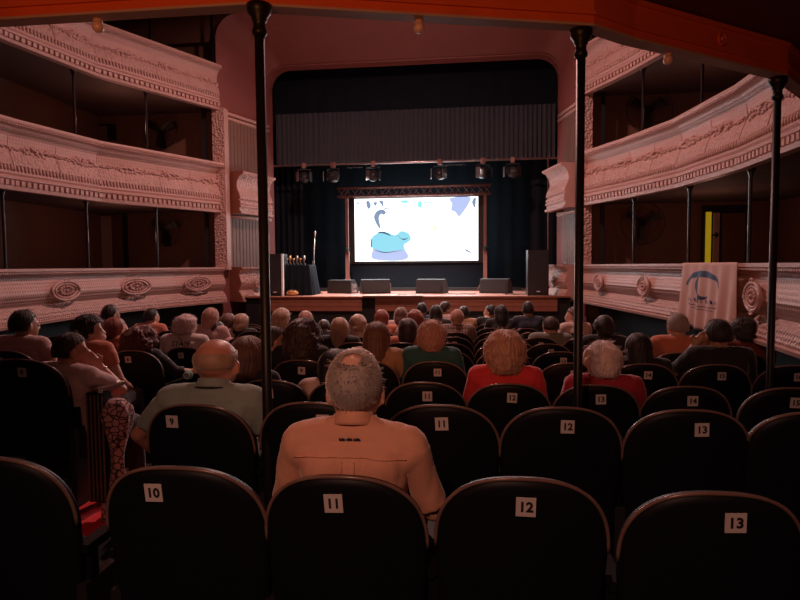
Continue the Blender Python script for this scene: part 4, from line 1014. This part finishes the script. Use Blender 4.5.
def person(px, py, Y, label, hair, hcol, top, skin='fair', ps='sit', hyaw=0, sleeve=.55, near=False, seed=1, sc_=(1, 1), rz=0, neckline=1.02, lower='trousers', voxel=None, hs=1.0, tilt=0, extra=None, group='seated audience', hroll=0, hsc=1.0):
    """px, py: centre of the head in the photo; Y: distance down the hall"""
    rowsY = [3.4, 4.25, 5.0, 5.72, 6.5, 7.4, 8.25, 9.1] if px < 262 and Y > 3 and px != 248 else list(ROWY.values())
    rw = max(q for q in rowsY if q <= Y+.02); Y = rw+.18+(.04 if near else 0)
    hp = at(px, py, Y); fz = floor_z(Y) if py > 0 else 0
    vox = voxel or (.010 if near else .018); face = near or abs(hyaw) > .2
    body, shirt, trs = get_body(ps, vox, round(hyaw, 2), sleeve, face, neckline, near, hroll, hsc)
    H = hp.z-fz; sz = max(.80, min(1.22, H/HC.z)); base = hp.z-HC.z*sz
    rot = Matrix.Rotation(rz, 3, 'Z'); off = rot @ Vector((HC.x*sc_[0], HC.y, 0))
    r = empty('person', (hp.x-off.x, hp.y-off.y, base), rz, label=label, cat='person', group=group)
    r.scale = (sc_[0], sc_[1], sz)
    bo = meshobj('body', withmat(body, SK[skin]), r); so = meshobj('shirt', withmat(shirt, CL[top]), r)
    md = so.modifiers.new('t', 'SOLIDIFY'); md.thickness = .006; md.offset = -1
    meshobj('trousers', withmat(trs, CL[lower]), r)
    if hair:
        hm = withmat(get_hair(hair, near, seed), HM_[hcol]); ho = meshobj('hair', hm, r)
        Rm = Matrix.Translation(HC+Vector((0, 0, .08*(hsc-1)))) @ Matrix.Scale(hsc, 4) @ Matrix.Rotation(hyaw, 4, 'Z') @ Matrix.Rotation(hroll, 4, 'Y') @ Matrix.Diagonal((hs*1.0, hs, hs if hair not in ('long', 'curly', 'wide', 'shoulder') else (1+hs)/2, 1)) @ Matrix.Translation(-HC); ho.matrix_local = Rm
    if near or abs(hyaw) > .2:
        for sx in (-1, 1):
            e = MB(); q = Matrix.Rotation(hyaw, 3, 'Z') @ Vector((sx*.031, .083, -.006)); e.ball(HC+q, .0115, 12, 8); e.build('eye', M['plate'], r)
    if extra: extra(r)
    PEOPLE.append(r); return r
# helpers for garments seen from behind
def collar(r, m, rad=.062, z=1.048, h=.028, stripe=None, tilt=.25):
    mb = MB(); n = 40; vs = []
    for j in range(5):
        for k in range(n):
            a = 2*math.pi*k/n; rr = rad+(.014, .010, .004, .0, -.006)[j]; zz = z+(h*(-.5, -.1, .5, 1.0, .9)[j])+(-math.sin(a))*.018*1.0
            vs.append((rr*math.cos(a), rr*math.sin(a)*.98+.012, zz))
    mb.add(vs, [(j*n+k, j*n+(k+1) % n, (j+1)*n+(k+1) % n, (j+1)*n+k) for j in range(4) for k in range(n)], True)
    o = mb.build('collar', m, r); s = o.modifiers.new('s', 'SOLIDIFY'); s.thickness = .004
    if stripe:
        sb = MB(); sb.tube([((rad+.0175)*math.cos(a), (rad+.0175)*math.sin(a)*.98+.012, z-.52*h-math.sin(a)*.018) for a in [2*math.pi*k/n for k in range(n)]], .004, 6, closed=True); sb.build('collar_edging', stripe, o)
def backtext(r, txt, size, z, m, y=-.125, parent=None, w=1.0):
    t = meshobj('lettering', text_mesh(txt, size, m, ext=.004, bold=.0012), r); t.rotation_euler = (R(90-8), 0, 0); t.location = (0, y, z); t.scale = (w, 1, 1)
def wrap_text(r, txt, size, z, m, ps, vox, hy, slv, neck, near, hr=0, hsc=1.0):
    """print laid on the back of the shirt"""
    body, shirt, _ = get_body(ps, vox, round(hy, 2), slv, near or abs(hy) > .2, neck, near, hr, hsc)
    from mathutils.bvhtree import BVHTree
    tree = BVHTree.FromPolygons([v.co for v in shirt.vertices], [tuple(p.vertices) for p in shirt.polygons])
    me = text_mesh(txt, size, m, ext=.0003, bold=.0009).copy()
    for v in me.vertices:
        hit = tree.ray_cast(Vector((v.co.x, -1, z+v.co.y)), Vector((0, 1, 0)))
        y = hit[0].y if hit[0] else -.1; v.co = Vector((v.co.x, y-.004, z+v.co.y))
    meshobj('lettering', me, r)
def sweat(name): return name
# --- first and second rows
def exA(r):
    collar(r, CL['orange']); wrap_text(r, 'iniin niiin iniiin', .0125, 1.005, M['blue'], 'hunch', .010, 0, .93, 1.04, True, 0, 1.16)
    body, shirt, _ = get_body('hunch', .010, 0, .93, True, 1.04, True, 0, 1.16)
    from mathutils.bvhtree import BVHTree
    tree = BVHTree.FromPolygons([v.co for v in shirt.vertices], [tuple(p.vertices) for p in shirt.polygons])
    def surf(x, z, d=.003):
        h = tree.ray_cast(Vector((x, -1, z)), Vector((0, 1, 0))); return Vector((x, (h[0].y if h[0] else -.1)-d, z))
    sm = MB(); sm.tube([surf(-.19+.38*k/30, .945+.012*math.cos((k-15)/10)) for k in range(31)], .0022, 5); sm.build('yoke_seam', CL['orange'], r)
    for x in (-.02, .02): MB().tube([surf(x*(1+.2*k/12), .945-.025*k) for k in range(10)], .0035, 5).build('back_pleat', CL['orange'], r)
person(356, 394, 1.93, 'person with thin grey hair and bald patch in an apricot collared shirt', 'ring', 'silver', 'orange', 'fair', 'hunch', near=True, sleeve=.93, neckline=1.04, sc_=(.97, 1), extra=exA, seed=4, hsc=1.16)
def exB(r): collar(r, CL['sage'], rad=.066, z=1.045, stripe=CL['black'], h=.03)
person(217, 367, 2.74, 'person with a bald ruddy head in a sage green polo, left arm out', 'shaved', 'blond', 'sage', 'red', 'arm_out', near=True, sleeve=.75, neckline=1.04, sc_=(1.14, 1.08), hsc=1.17, extra=exB, seed=5)
person(335, 366, 3.62, 'person with long dark hair and pale blouse, just beyond the apricot shirt', 'long', 'black', 'pale', 'fair', near=True, hs=1.12, seed=6, sleeve=.9, rz=.15, voxel=.012)
person(505, 352, 3.70, 'person with bouncy coppery blond hair and a scarlet top, third row near the centre', 'bouncy', 'copper', 'red', 'fair', near=True, hs=1.12, seed=7, sleeve=.9, voxel=.012, sc_=(.98, 1))
person(602, 361, 3.70, 'person with short pinkish white hair and a crimson wrap behind the right iron column', 'fluffy', 'white', 'crimson', 'fair', near=True, hs=1.05, seed=8, sleeve=1.6, voxel=.012)
# left block
def exI(r):
    s = MB(); s.tube([(-.10, -.135, .80), (-.10, -.13, .93), (-.09, -.06, 1.03), (-.085, .05, 1.02)], .022, 8); s.build('shoulder_strap', M['blackmetal'], r)
    w = MB(); J = pose('lean_hand'); d = (J['wrR']-J['elR']).normalized(); c = J['wrR']-d*.02; u = d.cross(Vector((0,1,0))).normalized(); v = d.cross(u)
    w.tube([c+(u*math.cos(t)+v*math.sin(t))*.031 for t in [k*math.pi/8 for k in range(16)]], .004, 6, closed=True); w.build('bracelet', M['metal'], r)
person(72, 350, 3.62, 'person with dark hair in a pink shirt, elbow on armrest, hand at face', 'short', 'dark', 'pink', 'red', 'lean_hand', hyaw=-.75, near=True, seed=9, sleeve=.7, rz=-.12, extra=exI, hs=1.02)
person(25, 325, 4.62, 'person with short dark hair in a dusty pink shirt, leftmost in the audience', 'short', 'black', 'pink', 'tan', hyaw=-.45, near=True, seed=10, sleeve=.8, sc_=(1.1, 1), voxel=.013)
person(90, 330, 4.75, 'person with wavy black hair and white face mask, turned to the right', 'fluffy', 'black', 'rust', 'fair', hyaw=-.95, near=True, seed=11, voxel=.013,
       extra=lambda r: MB().ball(HC+Matrix.Rotation(-.95, 3, 'Z') @ Vector((0, .078, -.06)), (.038, .038, .034), 16, 12).build('face_mask', CL['white'], r))
person(141, 340, 5.15, 'person with big auburn curls and black top, right arm stretched out', 'curly', 'deep', 'black', 'fair', 'reach_right', near=True, seed=12, sleeve=1.6, hs=1.18, voxel=.012)
q = at(188, 375, 5.25); o = empty('pouch', q, label='mint green rounded pouch held up by the person with auburn curls', cat='pouch')
MB().ball((0,0,0), (.05, .03, .045), 16, 12).build('pouch_body', cloth('mint green cloth', (.25, .55, .47)), o); MB().tube([(.03*math.cos(t), -.028, .028*math.sin(t)) for t in [k*math.pi/8 for k in range(16)]], .005, 6, closed=True).build('seam', M['white'], o)
def exS(r):
    wrap_text(r, 'STAFF', .068, .955, M['ink'], 'sit', .013, -.3, .7, 1.02, True)
    MB().tube([(-.02, -.10, 1.03), (.04, -.125, .97), (.11, -.13, .88)], .005, 6).build('bag_strap', M['rim'], r)
person(187, 326, 5.95, 'person with short curly pinkish hair in a pale tee shirt lettered STAFF', 'fluffy', 'white', 'white', 'fair', near=True, seed=13, hyaw=-.3, extra=exS, voxel=.013, sc_=(1.12, 1), hs=1.0)
person(116, 328, 5.75, 'person with smooth reddish hair beside the big auburn curls, on their left', 'bob', 'auburn', 'rust', 'fair', seed=1, hyaw=-.3)
person(111, 315, 7.1, 'person with short dark hair nearest the left balcony front, beyond the masked person', 'short', 'black', 'pink', 'tan', seed=2, hyaw=-.5)
person(152, 317, 7.6, 'person with short black hair behind the big auburn curls', 'short', 'black', 'rust', 'fair', seed=3, hyaw=-.5)
person(211, 318, 7.0, 'person with short reddish hair beyond the STAFF shirt, on its right', 'bob', 'copper', 'pink', 'fair', seed=2)
person(217, 330, 6.5, 'person with long black hair and pink top between the bald head and the pilaster', 'long', 'black', 'pink', 'fair', seed=1)
person(229, 322, 7.5, 'person with brown wavy hair right of the long black hair', 'bob', 'brown', 'pink', 'fair', seed=3, hyaw=-.6)
person(242, 322, 7.8, 'person with a short blond bob and dark top, left of the nearest iron column', 'bob', 'blond', 'black', 'fair', seed=1, hyaw=-.2)
person(248, 357, 4.35, 'person with a rounded brown bob partly behind the nearest iron column', 'bob', 'brown', 'black', 'fair', seed=2, hs=1.25, near=True, voxel=.014)
person(275, 340, 5.0, 'person in black leaning forward just right of the nearest iron column', 'short', 'dark', 'black', 'fair', seed=3, hyaw=-1.1, near=True, voxel=.014)
# centre block
person(303, 335, 4.65, 'person with wide dark curls and dark top, fourth row, seat 9', 'wide', 'dark', 'black', 'fair', near=True, seed=14, hs=1.12, voxel=.013, sleeve=1.6)
person(377, 337, 4.62, 'person with long brown hair and mustard top, fourth row left of centre', 'long', 'brown', 'mustard', 'fair', near=True, seed=15, hs=1.12, voxel=.013, sleeve=.8)
person(432, 336, 4.65, 'person with rim-lit wavy shoulder hair and dark teal top, fourth row at the middle', 'bouncy', 'copper', 'teal', 'fair', near=True, seed=16, hs=1.02, voxel=.013, sleeve=1.5)
person(340, 328, 6.3, 'person with long straight blond hair and dark top, sixth row left of centre', 'long', 'blond', 'black', 'fair', seed=1, hs=1.05)
person(358, 324, 7.15, 'person with short fluffy blond hair just right of the long straight blond hair', 'fluffy', 'blond', 'pale', 'fair', seed=2)
person(282, 318, 7.2, 'person with shoulder length blond hair right of the nearest iron column, before the stage', 'shoulder', 'blond', 'black', 'fair', seed=3, hyaw=-.2, hs=1.1)
person(306, 319, 7.9, 'person with a light brown head just above the wide dark curls', 'bob', 'copper', 'black', 'fair', seed=1)
person(324, 326, 8.8, 'person low in a seat with short dark hair left of the stage steps', 'short', 'dark', 'black', 'tan', seed=2)
person(401, 315, 8.75, 'person with shoulder length brown hair and pink top, near the stage, left of centre', 'shoulder', 'brown', 'pink', 'fair', seed=2)
person(382, 318, 7.9, 'person with reddish hair just above the long brown hair of the fourth row', 'bob', 'auburn', 'rust', 'fair', seed=3)
person(408, 329, 6.25, 'person with a smooth dark bob, sixth row left of the middle', 'shoulder', 'dark', 'rust', 'fair', seed=1, hs=1.05)
person(415, 320, 7.1, 'person with fluffy reddish hair between two dark heads near the middle', 'fluffy', 'auburn', 'pink', 'fair', seed=2)
person(422, 310, 9.55, 'person with short dark hair in the front rows at the middle of the stage', 'short', 'black', 'navy', 'tan', seed=3)
person(436, 313, 8.8, 'person with long straight black hair near the front, middle', 'long', 'black', 'black', 'tan', seed=2)
person(446, 309, 9.55, 'person with short dark hair turned in profile near the front', 'short', 'dark', 'pale', 'fair', hyaw=-1.2, seed=1)
person(457, 318, 7.95, 'person with thinning hair in a checked plaid shirt, centre', 'thin', 'copper', 'plaid', 'fair', seed=2, sc_=(1.05, 1))
person(464, 313, 9.5, 'person with dark hair in a mustard top just right of the plaid shirt', 'short', 'black', 'mustard', 'tan', seed=1)
person(490, 312, 9.5, 'person with short dark hair in profile facing right, front row', 'short', 'black', 'black', 'fair', hyaw=1.2, seed=2)
person(501, 313, 8.8, 'person with long dark hair and a black jacket right of the stage middle', 'shoulder', 'black', 'black', 'tan', seed=3, sleeve=1.6)
person(528, 310, 8.85, 'person with cropped dark hair and navy top below the right monitor', 'crop', 'black', 'navy', 'tan', seed=1, sleeve=1.5)
person(550, 326, 7.05, 'person with short dark hair in a grey olive shirt, right of the scarlet top', 'short', 'dark', 'grey', 'fair', hyaw=.4, seed=2, sc_=(1.1, 1))
person(573, 316, 8.0, 'person in a pale top half hidden by the right iron column', 'short', 'brown', 'pale', 'fair', hyaw=.9, seed=1, rz=.4)
person(604, 327, 6.25, 'person with a round dark head and black top right of the right iron column', 'fluffy', 'black', 'black', 'tan', seed=3, hs=.98)
person(638, 347, 4.65, 'person with smooth long black hair and black top, fourth row, seat 14', 'long', 'black', 'black', 'tan', near=True, seed=18, hs=1.0, voxel=.014)
person(677, 326, 5.5, 'person with cropped grey hair in a rust orange shirt below the cloth banner', 'crop', 'silver', 'rust', 'fair', near=True, seed=19, voxel=.013, sc_=(1.08, 1), hyaw=.15)
person(717, 335, 4.68, 'person with short dark hair in a black shirt, left hand at the ear', 'short', 'black', 'black', 'tan', 'hand_ear', near=True, seed=20, voxel=.012, sc_=(1.05, 1), hyaw=.25, sleeve=.8)
person(743, 331, 5.5, 'person with fluffy black hair in a wine red top, next to the third iron column', 'fluffy', 'black', 'wine', 'brown', near=True, seed=21, voxel=.014, hs=.98)
# patterned clothing on a knee beyond the aisle, built as cloth alone
a = at(117, 440, 3.55); r = empty('garment', (a.x, a.y, floor_z(3.6)), label='pink patterned cloth coat over a knee between seat 8 and the sage polo', cat='garment')
mb = MB(); n = 36; hgt = at(117, 399, 3.55).z-floor_z(3.6); vs = []
for j in range(16):
    z = hgt*j/15
    for k in range(n):
        t_ = 2*math.pi*k/n; w = (.075+.035*math.sin(j*.5+1))*(1 if j < 14 else (.9 if j == 14 else .45)); rr = w*(1+.10*math.sin(t_*5+j*.35)); vs.append((rr*math.cos(t_), rr*.8*math.sin(t_), z))
mb.add(vs, [(j*n+k, j*n+(k+1) % n, (j+1)*n+(k+1) % n, (j+1)*n+k) for j in range(15) for k in range(n)]+[tuple(15*n+k for k in range(n))], True); mb.build('body', CL['floral'], r)
# ================================================================ LIGHT
w = bpy.data.worlds.new('world'); sc.world = w; w.use_nodes = True; w.node_tree.nodes['Background'].inputs[0].default_value = (.30, .10, .09, 1); w.node_tree.nodes['Background'].inputs[1].default_value = .02
def light(name, typ, loc, col, power, size=1, target=None, angle=None, blend=.5, sy=None):
    l = bpy.data.lights.new(name, typ); l.color = col; l.energy = power; o = bpy.data.objects.new(name, l); COL.objects.link(o); o.location = loc
    if typ == 'AREA':
        l.size = size
        if sy: l.shape = 'RECTANGLE'; l.size_y = sy
    if typ in ('POINT', 'SPOT'): l.shadow_soft_size = size
    if typ == 'SPOT': l.spot_size = R(angle); l.spot_blend = blend
    if target is not None: o.rotation_euler = (Vector(target)-Vector(loc)).to_track_quat('-Z', 'Y').to_euler()
    return o
light('house_light_pink', 'AREA', (-1.3, 8.6, EYE+4.9), (1, .52, .46), 250, .22, (-1.3, 8.2, 0))
light('stage_wash', 'SPOT', (-2.6, 12.6, EYE+2.0), (1, .80, .74), 800, .1, (-2.0, 12.2, ZS), 100)
light('stage_wash_2', 'SPOT', (.1, 12.6, EYE+2.0), (1, .82, .76), 700, .1, (-.4, 12.2, ZS), 100)
light('bar_backlight', 'SPOT', (-3.3, 12.5, EYE+2.0), (1, .66, .60), 480, .12, (-1.9, 5.5, .9), 46)
light('bar_backlight_2', 'SPOT', (.9, 12.5, EYE+2.0), (1, .66, .60), 480, .12, (-.3, 5.5, .9), 46)
light('screen_glow', 'AREA', (-1.3, 13.93, EYE+.85), (.80, .92, 1), 38, 2.8, (-1.3, 5, EYE+.6), sy=1.4)
light('rear_exit_lamp', 'SPOT', (-.5, -.6, EYE+1.15), (1, .45, .31), 118, .12, (.0, 1.7, EYE-.85), 88, .9)
light('beam_fill_spot', 'SPOT', (-.9, -.7, EYE+.5), (1, .30, .10), 125, .1, (-.5, 2.6, EYE+1.35), 70)  # added unseen spot that brightens the beam's rear face on its own
for n_, (x, y, z) in enumerate(((-5.9, 9.6, EYE+.85), (-5.9, 9.6, EYE+2.75), (3.6, 9.6, EYE+.85), (3.7, 9.4, EYE+2.75))):
    light('tier_fill', 'POINT', (x, y, z-.35), (1, .45, .32), 3.4, .08)  # added dim fill without fixtures, so tier walls and fans show
sc.view_settings.view_transform = 'Standard'; sc.view_settings.look = 'None'; sc.view_settings.exposure = 0; sc.view_settings.gamma = 1; sc.view_settings.use_curve_mapping = False
